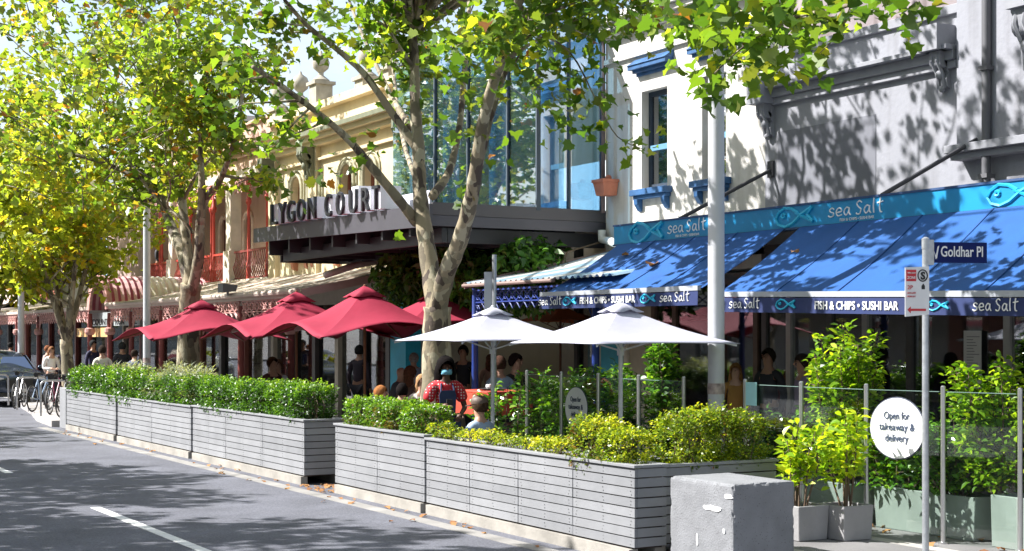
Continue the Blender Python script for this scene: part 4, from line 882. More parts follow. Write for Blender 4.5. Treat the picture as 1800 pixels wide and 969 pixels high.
# ------------------------------------------------------------------ glass fence on the kerb line
steel = mat('steel', (.5, .5, .5), .3, .06, 8, metal=.85)
fglass = glassmat('fence_glass', (.93, .97, .95), .07)
fx = lambda y: 10.14 + max(0, 11 - y) * .26
fy = [YU(922, 10.1), YU(982, 10.1), YU(1047, 10.1), YU(1118, 10.1), YU(1197, 10.1)]
fy2 = [YU(1305, 10.1), 11.72, 10.82, 10.02, 9.28, 8.5]
gf = 'steel posts and glass panels of the cafe wind screens'
for grp, lab in ((fy, 'glass screen fence on steel posts left of the big white pole'), (fy2, 'glass screen fence on steel posts right of the big white pole')):
    t = thing('glass_fence', lab, 'fence', (fx(grp[0]), grp[2], 0))
    for i, y in enumerate(grp):
        mb = MB(); mb.lathe([(.05, .15), (.05, .165), (.024, .17), (.024, 1.62), (.012, 1.63)], (fx(y), y, 0), 12); mb.build('post', steel, t, smooth='auto')
    for a, b in zip(grp, grp[1:]):
        A = Vector((fx(a), a, 0)); B = Vector((fx(b), b, 0)); d = (B - A).normalized(); A += d * .04; B -= d * .04
        mb = MB(); mb.bar(A + Vector((0, 0, .9)), B + Vector((0, 0, .9)), .01, 1.34); gp_ = mb.build('glass_panel', fglass, t)
        mb = MB(); mb.bar(A + Vector((0, 0, 1.573)), B + Vector((0, 0, 1.573)), .012, .006); mb.build('glass_edge', mat('edge_green', (.16, .24, .21), .2, .05, 3), gp_)
mb = MB()
def disc_sign(label, u, v, R_):
    y = YU(u, 10.1)
    for _ in range(8): y = YU(u, fx(y) - .02)
    x = fx(y) - .02; z = HT(u, v, x)
    t = thing('round_sign', label, 'sign', (x, y, z))
    a = math.atan(.26) if y < 11 else 0
    bas = (Vector((sin(a), -cos(a), 0)), Vector((0, 0, 1)), Vector((-cos(a), -sin(a), 0)))
    mb = MB(); mb.prism([(R_ * cos(q), R_ * sin(q)) for q in np.linspace(0, 2 * pi, 41)[:-1]], Vector((x, y, z)), bas[0], bas[1], bas[2], .006)
    d = mb.build('disc', mat('sign_white', (.8, .8, .8), .5, .02, 4), t)
    for i, (s_, w_) in enumerate((('Open for', .95), ('takeaway &', 1.32), ('delivery', .86))):
        text('lettering', s_, R_ * .36, Vector((x, y, z)) + bas[2] * .007 + Vector((0, 0, R_ * (.30 - .37 * i))), bas, col(.03, .05, .1), d, width=w_ * R_, align='CENTER')
    mb = MB(); mb.prism([((R_ + .012) * cos(q), (R_ + .012) * sin(q)) for q in np.linspace(0, 2 * pi, 41)[:-1]], Vector((x, y, z)) + bas[2] * -.004, bas[0], bas[1], bas[2], .004)
    mb.build('backing', col(.06, .07, .1), d)
disc_sign('round white takeaway sign on the glass between the white umbrella poles', 1013, 717, .26)
disc_sign('larger round white takeaway sign on the glass beside the street sign pole', 1577, 753, .29)
# small square stickers on glass
mb = MB(); y = YU(1317, 10.1); mb.box(10.10, y - .12, 1.35, 10.106, y + .06, 1.6); b_ = mb.build('glass_notice', col(.35, .65, .68), None); rebase(b_, (10.1, y, 1.35)); tag(b_, 'small pale blue notice on the glass just right of the big pole', 'notice')
# planters and pots with laurels
palegreen = mat('pale_green_trough', (.25, .275, .255), .75, .1, 3, .1, streak=.15); potg = mat('cement_pot', (.27, .265, .265), .85, .1, 4, .2)
def taper_pot(name, label, x, y, w, d, h, m, z=.15, top=1.04, cat='planter', group=None):
    t = thing(name, label, cat, (x, y, z), group=group); mb = MB(); a, b = w / 2, d / 2; A, B = a * top, b * top; q = .03
    V = [(x - a, y - b, z), (x + a, y - b, z), (x + a, y + b, z), (x - a, y + b, z), (x - A, y - B, z + h), (x + A, y - B, z + h), (x + A, y + B, z + h), (x - A, y + B, z + h),
         (x - A + q, y - B + q, z + h), (x + A - q, y - B + q, z + h), (x + A - q, y + B - q, z + h), (x - A + q, y + B - q, z + h), (x - A + q, y - B + q, z + h - .06), (x + A - q, y - B + q, z + h - .06), (x + A - q, y + B - q, z + h - .06), (x - A + q, y + B - q, z + h - .06)]
    F_ = [(0, 3, 2, 1)]
    for i in range(4):
        j = (i + 1) % 4; F_ += [(i, j, j + 4, i + 4), (i + 4, j + 4, j + 8, i + 8), (i + 8, j + 8, j + 12, i + 12)]
    mb.add(V, F_); mb.build('pot_body', m, t, bevel=.006); mb = MB(); mb.box(x - A + q + .002, y - B + q + .002, z + h - .09, x + A - q - .002, y + B - q - .002, z + h - .05); mb.build('potting_soil', soilm, t)
    return t
p1 = P(1477, 940, 9.8)
taper_pot('cement_pot', 'square cement pot holding a young laurel, right one of the front pair', 9.85, 10.75, .35, .35, .33, potg, .152, 1.08, 'pot')
taper_pot('cement_pot', 'square cement pot with a young laurel partly behind the concrete block', 9.47, 10.95, .35, .35, .33, potg, .152, 1.08, 'pot')
tall_plant('young_laurel', 'bright yellow green young laurel in the right cement pot', (9.85, 10.75, .43), .92, .36, 420, laury, .095, 7, .35)
tall_plant('young_laurel', 'bright yellow green young laurel next to the concrete block', (9.47, 10.95, .43), .80, .36, 380, laury, .095, 7, .35)
taper_pot('trough_planter', 'long pale green trough behind the glass under the larger round sign', 10.9, 10.6, .36, 1.3, .42, palegreen)
taper_pot('trough_planter', 'pale green trough behind the glass holding the tallest laurel', 10.75, 12.1, .36, 1.2, .42, palegreen)
taper_pot('trough_planter', 'pale green tall pot at the right edge of the picture', 10.85, 9.45, .42, .42, .48, palegreen)
tall_plant('laurel_bush', 'tall laurel bush behind the glass left of the larger round sign', (10.72, 11.72, .5), 1.72, .46, 2600, laurb, .085, 12, .15)
tall_plant('laurel_bush', 'low laurel bush in the trough under the larger round sign', (10.85, 11.0, .5), .68, .55, 1500, laur, .085, 12, .1)
tall_plant('laurel_bush', 'laurel bush in the trough right of the street sign pole', (10.85, 10.3, .5), .95, .5, 1500, laur, .085, 12, .1)
tall_plant('laurel_bush', 'tall laurel bush at the right edge of the picture', (10.9, 9.75, .55), 1.30, .5, 1900, laurb, .085, 12, .1)
taper_pot('trough_planter', 'pale green trough hidden behind the big white pole', 10.7, 14.2, .36, 1.3, .42, palegreen)
taper_pot('trough_planter', 'dark trough behind the smaller round sign', 10.7, 16.6, .36, 2.2, .42, col(.1, .1, .1))
tall_plant('laurel_bush', 'tall narrow laurel bush between the white umbrella pole and the big white pole', (10.7, 14.9, .5), 1.6, .42, 1900, laur, .085, 7, .1)
tall_plant('laurel_bush', 'laurel bush behind the glass just left of the smaller round sign', (10.75, 16.7, .5), 1.15, .7, 2000, laur, .085, 9, .1)
tall_plant('laurel_bush', 'laurel bush behind the glass right of the smaller round sign', (10.75, 15.8, .5), 1.2, .6, 1800, laur, .085, 9, .1)
tall_plant('laurel_bush', 'laurel bush at the far end of the left glass fence', (10.6, 17.7, .5), 1.1, .6, 1600, laur, .085, 8, .1)
tall_plant('laurel_bush', 'low laurel bush behind the yellow bush and the right glass fence', (10.75, 12.95, .5), .75, .6, 1200, laur, .085, 8, .1)
tall_plant('laurel_bush', 'laurel bush beside the masked waitress and the red table', (9.6, 17.1, .1), 1.35, .45, 600, laur, .085, 8, .3)
# ------------------------------------------------------------------ umbrellas
redc = mat('red_canvas', (.34, .015, .048), .8, .08, 2, .4, bscale=5); whc = mat('white_canvas', (.48, .48, .56), .8, .05, 2, .35, bscale=5)
def canvas_translucent(m, k=.22):
    nt = m.node_tree; N = nt.nodes; L = nt.links; b = N['Principled BSDF']; out = N['Material Output']
    tr = N.new('ShaderNodeBsdfTranslucent'); ms = N.new('ShaderNodeMixShader'); ms.inputs[0].default_value = k
    L.new(b.inputs['Base Color'].links[0].from_socket, tr.inputs[0]); L.new(b.outputs[0], ms.inputs[1]); L.new(tr.outputs[0], ms.inputs[2]); L.new(ms.outputs[0], out.inputs[0])
canvas_translucent(redc); canvas_translucent(whc, .15); canvas_translucent(awm, .12)
wood = mat('pole_wood', (.20, .08, .035), .5, .15, 8); alu = mat('pole_white', (.62, .63, .65), .4, .05, 5)
def umbrella(name, label, x, y, a, ze, zt, m, pm, sag=.05, badge=False, rot=0, flap=True, zg=0.0, group=None):
    t = thing(name, label, 'umbrella', (x, y, zg), group=group)
    h = a / 2; cs = [Vector((x + h * (cx * cos(rot) - cy * sin(rot)), y + h * (cx * sin(rot) + cy * cos(rot)), ze)) for cx, cy in ((-1, -1), (1, -1), (1, 1), (-1, 1))]
    top = Vector((x, y, zt)); mb = MB(); n = 10
    for q in range(4):
        A, B = cs[q], cs[(q + 1) % 4]; idx = {}
        vs = []; fs = []
        for i in range(n + 1):
            s_ = i / n
            for j in range(n + 1):
                w_ = j / n; e = A.lerp(B, w_); inward = (4 * w_ * (1 - w_)) ** 1.6
                e = e.lerp(Vector((x, y, ze)), .045 * inward); e.z += sag * inward
                p = top.lerp(e, s_); p.z += -.10 * (zt - ze) * sin(pi * s_) - .03 * inward * sin(pi * s_) * s_; vs.append(p); 
        for i in range(n):
            for j in range(n): k = i * (n + 1) + j; fs.append((k, k + 1, k + n + 2, k + n + 1))
        mb.add(vs, fs)
    c_ = mb.build('canopy', m, t, fix=True)
    bm = bmesh.new(); bm.from_mesh(c_.data); bmesh.ops.remove_doubles(bm, verts=bm.verts, dist=1e-4); bm.to_mesh(c_.data); bm.free()
    sm = c_.modifiers.new('thick', 'SOLIDIFY'); sm.thickness = .006
    c_.data.polygons.foreach_set('use_smooth', [True] * len(c_.data.polygons)); c_.data.set_sharp_from_angle(angle=radians(8))
    if flap:
        mb = MB(); k = .20; rim = []
        for q in range(4):
            for w_ in (0, .25, .5, .75):
                e = cs[q].lerp(cs[(q + 1) % 4], w_); p = top.lerp(e, k); p.z = zt - (zt - ze) * k * .98 + .012 + (.03 if w_ == .5 else 0); rim.append(p)
        mb.add([top + Vector((0, 0, .045))] + rim, [(0, i + 1, (i + 1) % 16 + 1) for i in range(16)]); v_ = mb.build('vent_flap', m, c_, smooth=True)
        s2 = v_.modifiers.new('thick', 'SOLIDIFY'); s2.thickness = .006
    mb = MB(); mb.lathe([(.024, .0), (.024, zt - zg - .02), (.025, zt - zg + .045), (.008, zt - zg + .06)], (x, y, zg), 10); mb.build('pole', pm, t, smooth='auto')
    for q in range(4):
        for tgt in (cs[q],):
            mid = top.lerp(tgt, .5) + Vector((0, 0, -.05 - .10 * (zt - ze))); mb = MB(); mb.bar(top + Vector((0, 0, -.06)), mid, .015, .022); mb.bar(mid, tgt + Vector((0, 0, -.03)) + (top - tgt) * .03, .015, .022); mb.bar((x, y, zt - .5), mid, .012, .018); mb.build('rib', pm, t)
    mb = MB(); mb.lathe([(.04, zt - .55 - zg), (.04, zt - .47 - zg)], (x, y, zg), 10); mb.build('hub', pm, t)
    mb = MB(); mb.lathe([(.27, 0), (.27, .05), (.06, .07), (.035, .3)], (x, y, zg), 16); mb.build('base', col(.08, .08, .085), t, smooth='auto')
    if badge:
        A, B = cs[3], cs[0]; nrm = ((A - top).cross(B - top)).normalized(); nrm = nrm if nrm.z > 0 else -nrm
        c0 = top.lerp(A.lerp(B, .42), .66); c0.z += -.10 * (zt - ze) * sin(pi * .72) + .045
        ex = (B - A).normalized(); ey = nrm.cross(ex); mb = MB(); mb.prism([(.34 * cos(a_), .29 * sin(a_)) for a_ in np.linspace(0, 2 * pi, 21)[:-1]], c0, ex, ey, nrm, .004)
        bd = mb.build('badge', col(.75, .72, .70), c_); text('badge_lettering', 'cafe', .17, c0 + nrm * .005 - ex * .17 - ey * .05, (ex, ey, nrm), redc, bd, depth=.002)
    return t
umbrella('market_umbrella', 'red canvas umbrella nearest the plane tree trunk', 10.2, YU(641, 10.2), 2.8, 2.05, 2.90, redc, wood, .26, True)
umbrella('market_umbrella', 'red canvas umbrella in the middle of the red three', 9.95, YU(521, 9.95), 2.75, 2.04, 2.86, redc, wood, .26, True)
umbrella('market_umbrella', 'leftmost of the red canvas umbrellas, partly in tree shade', 9.05, YU(354, 9.05), 2.75, 2.0, 2.76, redc, wood, .24)
umbrella('market_umbrella', 'red canvas umbrella half hidden behind the plane tree trunk', 12.0, YU(765, 12.0), 2.4, 2.25, 2.85, redc, wood, .1)
umbrella('market_umbrella', 'orange canvas umbrella deep in the arcade behind the white umbrellas', 15.2, YU(985, 15.2), 1.5, 2.35, 2.7, mat('orange_canvas', (.6, .13, .04), .8, .08, 2), wood, .05, zg=.15)
umbrella('cafe_umbrella', 'white umbrella farther from the camera, beside the plane tree trunk', 9.0, YU(866, 9.0), 1.9, 2.03, 2.42, whc, alu, .01)
umbrella('cafe_umbrella', 'white umbrella nearer the camera, beside the big white pole', 9.15, YU(1091, 9.15), 1.86, 2.01, 2.43, whc, alu, .01)
# umbrellas added inside the shops to stand in for reflections in the glass
umbrella('market_umbrella', 'red umbrella added indoors for a reflection in the fish shop window', 15.6, YU(1452, 15.6), 1.25, 2.2, 2.75, redc, wood, .06, zg=.15, flap=False)
umbrella('market_umbrella', 'red umbrella added indoors for a window reflection under the left awning', 15.0, YU(1180, 15.0), 1.3, 2.3, 2.8, redc, wood, .06, zg=.15, flap=False)
# ------------------------------------------------------------------ poles and signs
polew = mat('pole_paint', (.50, .51, .53), .45, .08, 2, .1, streak=.15); galv = mat('galvanised', (.42, .44, .46), .38, .15, 20, .1, metal=.6)
def light_pole(label, x, y, r0, r1, h, z0=.15, arm=True):
    t = thing('light_pole', label, 'light pole', (x, y, z0))
    mb = MB(); mb.lathe([(r0 * 1.6, 0), (r0 * 1.6, .03), (r0, .04), (r0, 1.55), (r0 * .98, h * .5), (r1, h)], (x, y, z0), 20); mb.build('shaft', polew, t, smooth='auto')
    mb = MB(); mb.box(x - r0 - .006, y - .07, z0 + .5, x - r0 * .8, y + .07, z0 + .95); mb.build('access_door', polew, t)
    mb = MB(); mb.lathe([(r0 + .004, 1.30), (r0 + .006, 1.32), (r0 + .004, 1.42)], (x, y, z0), 20); mb.build('band', mat('sticker_band', (.38, .30, .28), .7, .5, 12), t, smooth='auto')
    if arm:
        mb = MB(); mb.tube([(x, y, z0 + h - .1), (x - .6, y, z0 + h + .25), (x - 1.6, y, z0 + h + .35)], [.05, .045, .04], 8); mb.build('arm', polew, t, smooth=True)
        mb = MB(); mb.lathe([(.05, 0), (.16, .03), (.18, .1), (.08, .2)], (x - 1.8, y, z0 + h + .25), 12, sx=2.2); mb.build('lamp_head', galv, t, smooth='auto')
    return t
light_pole('big white steel pole standing behind the yellow bushes by the blue awnings', 10.15, YU(1259, 10.15), .092, .07, 9)
light_pole('slim white pole beside the barrel arch and leftmost red umbrella', 9.95, YU(258, 9.95), .085, .07, 9.5)
light_pole('slim white pole at the far left behind the dark car', 9.6, YU(37, 9.6), .10, .07, 5.2, arm=False)
# street name sign
px, py = 9.6, YU(1627, 9.6)
t = thing('street_sign', 'navy Goldhar Pl street name sign on a thin galvanised pole with a parking sign', 'street sign', (px, py, 0))
mb = MB(); mb.lathe([(.03, 0), (.03, 2.86), (.034, 2.86), (.034, 2.95), (.01, 2.965)], (px, py, 0), 14); mb.build('pole', galv, t, smooth='auto')
zc = HT(1627, 444, px); b_ = (Vector((cos(-.38), sin(-.38), 0)), Vector((0, 0, 1)), Vector((sin(-.38), -cos(-.38), 0)))
O = Vector((px, py, zc)) + b_[0] * .03; mb = MB(); mb.prism([(0, -.09), (.53, -.09), (.53, .09), (0, .09)], O, b_[0], b_[1], b_[2], .02)
bl = mb.build('name_blade', mat('blade_navy', (.006, .015, .10), .6, .05, 4, spec=.15), t)
text('lettering', 'Goldhar Pl', .13, O + b_[2] * .021 + b_[0] * .10 + b_[1] * -.035, b_, white, bl, width=.39, bold=.0015)
mb = MB(); mb.prism([(0, .02), (.02, -.03), (.035, .05), (.05, .06), (.03, -.05), (.018, -.06)], O + b_[2] * .0215 + b_[0] * .035, b_[0], b_[1], b_[2], .003); mb.build('emblem', white, bl)
mb = MB(); mb.prism([(-.035, -.11), (.035, -.11), (.035, .11), (-.035, .11)], O - b_[2] * .03, b_[0], b_[1], b_[2], .06); mb.build('clamp', galv, bl)
# parking plate left of pole
zp = HT(1627, 513, px); O = Vector((px, py, zp)) - b_[0] * .205 + b_[2] * .035
mb = MB(); mb.prism([(0, -.22), (.22, -.20), (.22, .22), (0, .21)], O, b_[0], b_[1], b_[2], .006); pl = mb.build('parking_plate', mat('plate_white', (.74, .74, .74), .4, .05, 5), t)
redm = col(.55, .03, .04); Q = O + b_[2] * .007
mb = MB(); mb.prism([(.01, .09), (.10, .09), (.10, .19), (.01, .19)], Q, b_[0], b_[1], b_[2], .002); rp_ = mb.build('red_block', redm, pl)
text('zone_lettering', 'TOW AWAY', .02, Q + b_[2] * .0025 + b_[0] * .018 + b_[1] * .155, b_, white, rp_, width=.075)
text('zone_lettering', 'ZONE', .035, Q + b_[2] * .0025 + b_[0] * .018 + b_[1] * .11, b_, white, rp_, width=.075)
mb = MB(); mb.tube([Q + b_[0] * (.16 + .043 * cos(a)) + b_[1] * (.14 + .05 * sin(a)) for a in np.linspace(0, 2 * pi, 20)], .006, 5, cap=False); mb.build('ring', blk, pl)
text('plate_letter', 'S', .09, Q + b_[0] * .14 + b_[1] * .108, b_, blk, pl, bold=.004)
text('plate_letter', '2P', .05, Q + b_[0] * .02 + b_[1] * .02, b_, redm, pl)
text('plate_letter', '8AM-6PM', .02, Q + b_[0] * .02 + b_[1] * -.02, b_, redm, pl, width=.075)
text('plate_letter', 'MON-SAT', .02, Q + b_[0] * .02 + b_[1] * -.05, b_, redm, pl, width=.075)
mb = MB(); mb.prism([(.02, -.16), (.05, -.19), (.05, -.17), (.19, -.17), (.19, -.15), (.05, -.15), (.05, -.13)], Q, b_[0], b_[1], b_[2], .002); mb.build('arrow', redm, pl)
mb = MB(); mb.prism([(.15, .02), (.18, .02), (.18, .05), (.165, .07), (.15, .05)], Q, b_[0], b_[1], b_[2], .002); mb.build('arrow', blk, pl)
# back of sign near the iron verandah
sx_, sy_ = 10.0, YU(869, 10.0)
t = thing('sign_pole', 'grey pole showing the backs of parking plates behind the white umbrella', 'sign pole', (sx_, sy_, .15))
mb = MB(); mb.lathe([(.03, 0), (.03, HT(869, 448, sx_) - .15)], (sx_, sy_, .15), 12); mb.build('pole', galv, t, smooth='auto')
mb = MB(); z0, z1 = HT(869, 545, sx_), HT(869, 478, sx_); mb.prism([(-.12, z0), (.045, z0), (.045, z1), (-.12, z1)], (sx_, sy_ + .045, 0), b_[0], b_[1], b_[2], -.006)
mb.build('plate_back', mat('plate_grey', (.36, .38, .42), .45, .08, 4, metal=.4), t)
# ------------------------------------------------------------------ trees
def barkmat():
    m = mat('plane_bark', (.33, .30, .22), .85, .15, 3, .35, bscale=25)
    nt = m.node_tree; N = nt.nodes; L = nt.links; b = N['Principled BSDF']
    tc = N.new('ShaderNodeTexCoord'); mp = N.new('ShaderNodeMapping'); mp.inputs['Scale'].default_value = (1, 1, .45)
    v = N.new('ShaderNodeTexVoronoi'); v.inputs['Scale'].default_value = 9; nz = N.new('ShaderNodeTexNoise'); nz.inputs['Scale'].default_value = 5
    ad = N.new('ShaderNodeMix'); ad.data_type = 'RGBA'; ad.blend_type = 'ADD'; ad.inputs[0].default_value = .35
    L.new(tc.outputs['Object'], mp.inputs[0]); L.new(mp.outputs[0], nz.inputs['Vector']); L.new(mp.outputs[0], ad.inputs[6]); L.new(nz.outputs['Color'], ad.inputs[7]); L.new(ad.outputs[2], v.inputs['Vector'])
    rp = N.new('ShaderNodeValToRGB'); rp.color_ramp.interpolation = 'CONSTANT'; el = rp.color_ramp.elements
    while len(el) < 5: el.new(.5)
    for e, (p, c) in zip(el, [(0, (.27, .22, .14)), (.3, (.14, .115, .075)), (.5, (.36, .32, .22)), (.68, (.075, .055, .04)), (.82, (.20, .17, .11))]): e.position = p; e.color = (*c, 1)
    sp = N.new('ShaderNodeSeparateColor'); L.new(v.outputs['Color'], sp.inputs[0]); L.new(sp.outputs[0], rp.inputs[0]); L.new(rp.outputs[0], b.inputs['Base Color'])
    return m
bark = barkmat()
plane_g = leafmat('plane_leaf', [(0, (.20, .08, .02)), (.07, (.13, .12, .02)), (.35, (.05, .11, .015)), (.65, (.10, .17, .02)), (.88, (.22, .28, .03)), (1, (.40, .38, .03))], .5, tm=(2.2, 2.2, .8))
plane_m = leafmat('plane_leaf_mixed', [(0, (.28, .12, .02)), (.03, (.20, .16, .02)), (.35, (.07, .13, .02)), (.7, (.15, .22, .03)), (1, (.36, .38, .06))], .6)
plane_y = leafmat('plane_leaf_yellow', [(0, (.34, .16, .02)), (.04, (.30, .22, .02)), (.4, (.14, .19, .025)), (.75, (.27, .32, .04)), (1, (.50, .46, .07))], .6)
def spline(pts, k=4):
    pts = [Vector(p) for p in pts]; out = []
    for i in range(len(pts) - 1):
        p0, p1, p2, p3 = pts[max(0, i - 1)], pts[i], pts[i + 1], pts[min(len(pts) - 1, i + 2)]
        for j in range(k):
            t = j / k; out.append(.5 * (2 * p1 + (p2 - p0) * t + (2 * p0 - 5 * p1 + 4 * p2 - p3) * t * t + (3 * p1 - p0 - 3 * p2 + p3) * t ** 3))
    return out + [pts[-1]]
class Tree:
    def __init__(s, seed, leafsize=.17, zmin=3.0, outr=5.0): s.R = random.Random(seed); s.mb = MB(); s.pts = []; s.zmin = zmin; s.base = None
    def limb(s, pts, r0, r1, spawn=0, lvl=1, reach=1.6, n=8, start=.35):
        path = spline(pts); k = len(path); rad = [(r0 + (r1 - r0) * (i / (k - 1)) ** .8) * (1 + .06 * sin(i * 2.3 + r0 * 50)) for i in range(k)]
        s.mb.tube(path, rad, n)
        for j in range(spawn):
            f = start + (1 - start) * (j + s.R.random()) / spawn; i = min(k - 2, int(f * (k - 1))); p = path[i]; d = (path[i + 1] - path[max(0, i - 1)]).normalized()
            side = Vector((s.R.gauss(0, 1), s.R.gauss(0, 1), s.R.gauss(.15, .45))); side = (side - d * side.dot(d)).normalized()
            s.grow(p, (d * .55 + side * .9).normalized(), reach * s.R.uniform(.6, 1.15), rad[i] * .55, lvl)
    def grow(s, p, d, L, r, lvl):
        R = s.R; pts = [p]; dd = d
        for i in range(3):
            dd = (dd + Vector((R.gauss(0, .22), R.gauss(0, .22), R.gauss(.05, .16)))).normalized()
            if p.z + dd.z * L < s.zmin: dd.z = abs(dd.z) + .15
            pts.append(pts[-1] + dd * L / 3)
        r = max(.006, min(r, .06)); s.mb.tube(pts, [r, r * .7, r * .45, .004], 5 if r > .02 else 4)
        if lvl > 0:
            for j in range(4): i = R.choice((1, 2, 2, 3)); side = Vector((R.gauss(0, 1), R.gauss(0, 1), R.gauss(0, .7))).normalized(); s.grow(pts[i], (dd * .5 + side).normalized(), L * R.uniform(.45, .75), r * .5, lvl - 1)
        else:
            for q in pts[1:]: s.pts.append((q, .26))
        s.pts.append((pts[-1], .3))
    def cluster(s, c, r, n=1):
        s.pts.append((Vector(c), r))
    def finish(s, label, base, per, m, group=None, size=.17, tmpl=PLANE, ymix=0, flat=.35):
        t = thing('plane_tree', label, 'tree', base, group=group)
        s.mb.build('trunk', bark, t, smooth=True, fix=True)
        P_ = np.array([tuple(p) for p, r in s.pts]); r_ = np.array([r for p, r in s.pts])
        cnt = np.maximum(1, (per * (r_ / .28) ** 1.6).astype(int)); idx = np.repeat(np.arange(len(P_)), cnt)
        q = rng.normal(size=(len(idx), 3)) * (r_[idx][:, None] * np.array([.62, .62, .5])) + P_[idx]
        # clumps of the crown differ in how far they have turned
        tone = .5 + .25 * np.sin(P_[idx][:, 0] * 1.9 + P_[idx][:, 1] * 1.3) * np.sin(P_[idx][:, 2] * 1.7 + P_[idx][:, 1]) + rng.normal(size=len(idx)) * .12
        leaves('crown', q, size, tmpl, m, t, flat=flat, droop=.35, rnd=tone)
        print('tree', label[:30], len(idx), 'leaves')
        return t
# main plane tree, limbs traced from the photo
bx, by = 9.4, YU(766, 9.4)
def T(u, v, dx=0): return P(u, v, 9.4 + dx)
ta = Tree(11, zmin=4.3)
ta.limb([(bx, by, 0), T(767, 700), T(768, 600), T(769, 540)], .235, .19, n=16)
ta.limb([T(768, 548), T(757, 480, .05), T(747, 410, .05), T(738, 340, .1), T(736, 270, .1), T(730, 190, .15), T(728, 100, .2), T(722, 20, .3), T(716, -120, .5)], .155, .05, 7, 1, 1.2, 12, .72)
ta.limb([T(768, 550), T(785, 480, -.1), T(808, 425, -.15), T(828, 350, -.2), T(838, 290, -.3), T(848, 220, -.35), T(872, 130, -.4), T(900, 50, -.5), T(925, -60, -.7)], .14, .05, 6, 1, 1.2, 12, .78)
ta.limb([T(842, 280, -.3), T(862, 200, -.2), T(885, 130, 0), T(925, 50, .2), T(960, -40, .5)], .075, .03, 3, 1, .9, 8, .7)
ta.limb([T(733, 392, .05), T(700, 350, -.3), T(650, 290, -.7), T(612, 245, -1.1), T(560, 200, -1.6), T(500, 155, -2.2), T(445, 118, -2.9)], .085, .03, 6, 0, 1.0, 8, .6)
ta.limb([T(735, 265, .1), T(690, 200, -.2), T(640, 130, -.6), T(590, 85, -1.0), T(540, 45, -1.5), T(500, 0, -2.0)], .07, .025, 3, 0, .9, 8, .75)
ta.limb([T(722, 225, .1), T(685, 165, .5), T(655, 100, .8), T(628, 40, 1.1), T(600, -40, 1.4)], .055, .02, 1, 0, 1.0, 8, .7)
ta.limb([T(760, 345, 0), T(790, 300, .5), T(808, 220, .9), T(815, 140, 1.2), T(822, 60, 1.5), T(828, -60, 1.9)], .07, .03, 4, 0, 1.2, 8, .75)
ta.limb([T(739, 330, .1), T(715, 270, .9), T(700, 200, 1.6), T(690, 120, 2.2), T(660, 30, 3)], .05, .02, 2, 0, .9, 7, .7)
R0 = random.Random(5)
for (u, v, X, r, n_) in [(850, 190, 9.2, .35, 2), (810, 120, 9.6, .4, 3), (855, 65, 9.2, .4, 3), (780, 50, 9.6, .5, 4), (690, 25, 9.2, .45, 4), (600, 20, 9, .3, 2),
        (450, 60, 7.4, .5, 5), (520, 100, 8, .35, 3), (470, 150, 7.5, .4, 3), (560, 30, 8.4, .35, 3), (620, 290, 8.6, .25, 2), (665, 250, 8.8, .2, 2), (560, 310, 8.3, .25, 2), (660, 90, 9.6, .35, 3),
        (540, 380, 8.9, .12, 1), (690, 410, 9.3, .12, 1), (820, 310, 9.2, .25, 2), (860, 255, 9.1, .25, 2), (735, 160, 9.6, .3, 2),
        (960, 60, 10.0, .45, 4), (1000, 110, 10.4, .42, 4), (1040, 60, 10.6, .4, 4), (1010, 190, 10.5, .32, 4), (1040, 150, 10.6, .32, 3), (960, 120, 10, .3, 3), (1060, 245, 10.8, .22, 3), (1120, 240, 11.2, .24, 3), (1100, 200, 11, .14, 1), (1070, 20, 10.9, .4, 4), (930, 160, 9.8, .25, 2), (920, 240, 9.8, .12, 1), (1105, 285, 11, .12, 1), (1020, 20, 10.6, .5, 5), (985, 220, 10.3, .2, 2)]:
    c = P(u, v, X)
    for i in range(n_): ta.cluster(c + Vector((R0.gauss(0, r * .6), R0.gauss(0, r * .9), R0.gauss(0, r * .5))), r * .8)
ta.limb([T(925, 50, .2), P(1000, 90, 10.3), P(1050, 180, 10.8), P(1085, 240, 11.0), P(1130, 262, 11.3)], .018, .005, 0, n=5)
ta.limb([T(900, 40, -.3), P(960, 0, 10.2), P(1040, -30, 10.9), P(1100, -20, 11.2)], .035, .015, 3, 0, .8, 6)
ta.limb([T(640, 285, -.7), P(650, 270, 8.6), P(665, 255, 8.7)], .012, .005, 0, n=5)
# unseen upper crown that shades the fronts
for k in range(95):
    a = R0.uniform(0, 2 * pi); q = R0.uniform(.5, 3.9); ta.grow(Vector((9.3 + q * cos(a), by - 1.6 + q * 1.15 * sin(a), R0.uniform(8.2, 10.8) + max(0, sin(a)) * q * .25)), Vector((cos(a), sin(a), .3)).normalized(), 1.0, .02, 0)
    if k % 3 == 0: ta.mb.tube([T(728, 60, .25), (9.3 + q * .6 * cos(a), by - .8 + q * .6 * sin(a), 7.8), (9.3 + q * cos(a), by - 1.6 + q * 1.15 * sin(a), 8.6)], [.05, .03, .015], 5)
ta.finish('big forked plane tree with mottled pale trunk between the red and white umbrellas', (bx, by, 0), 9, plane_g, size=.135)
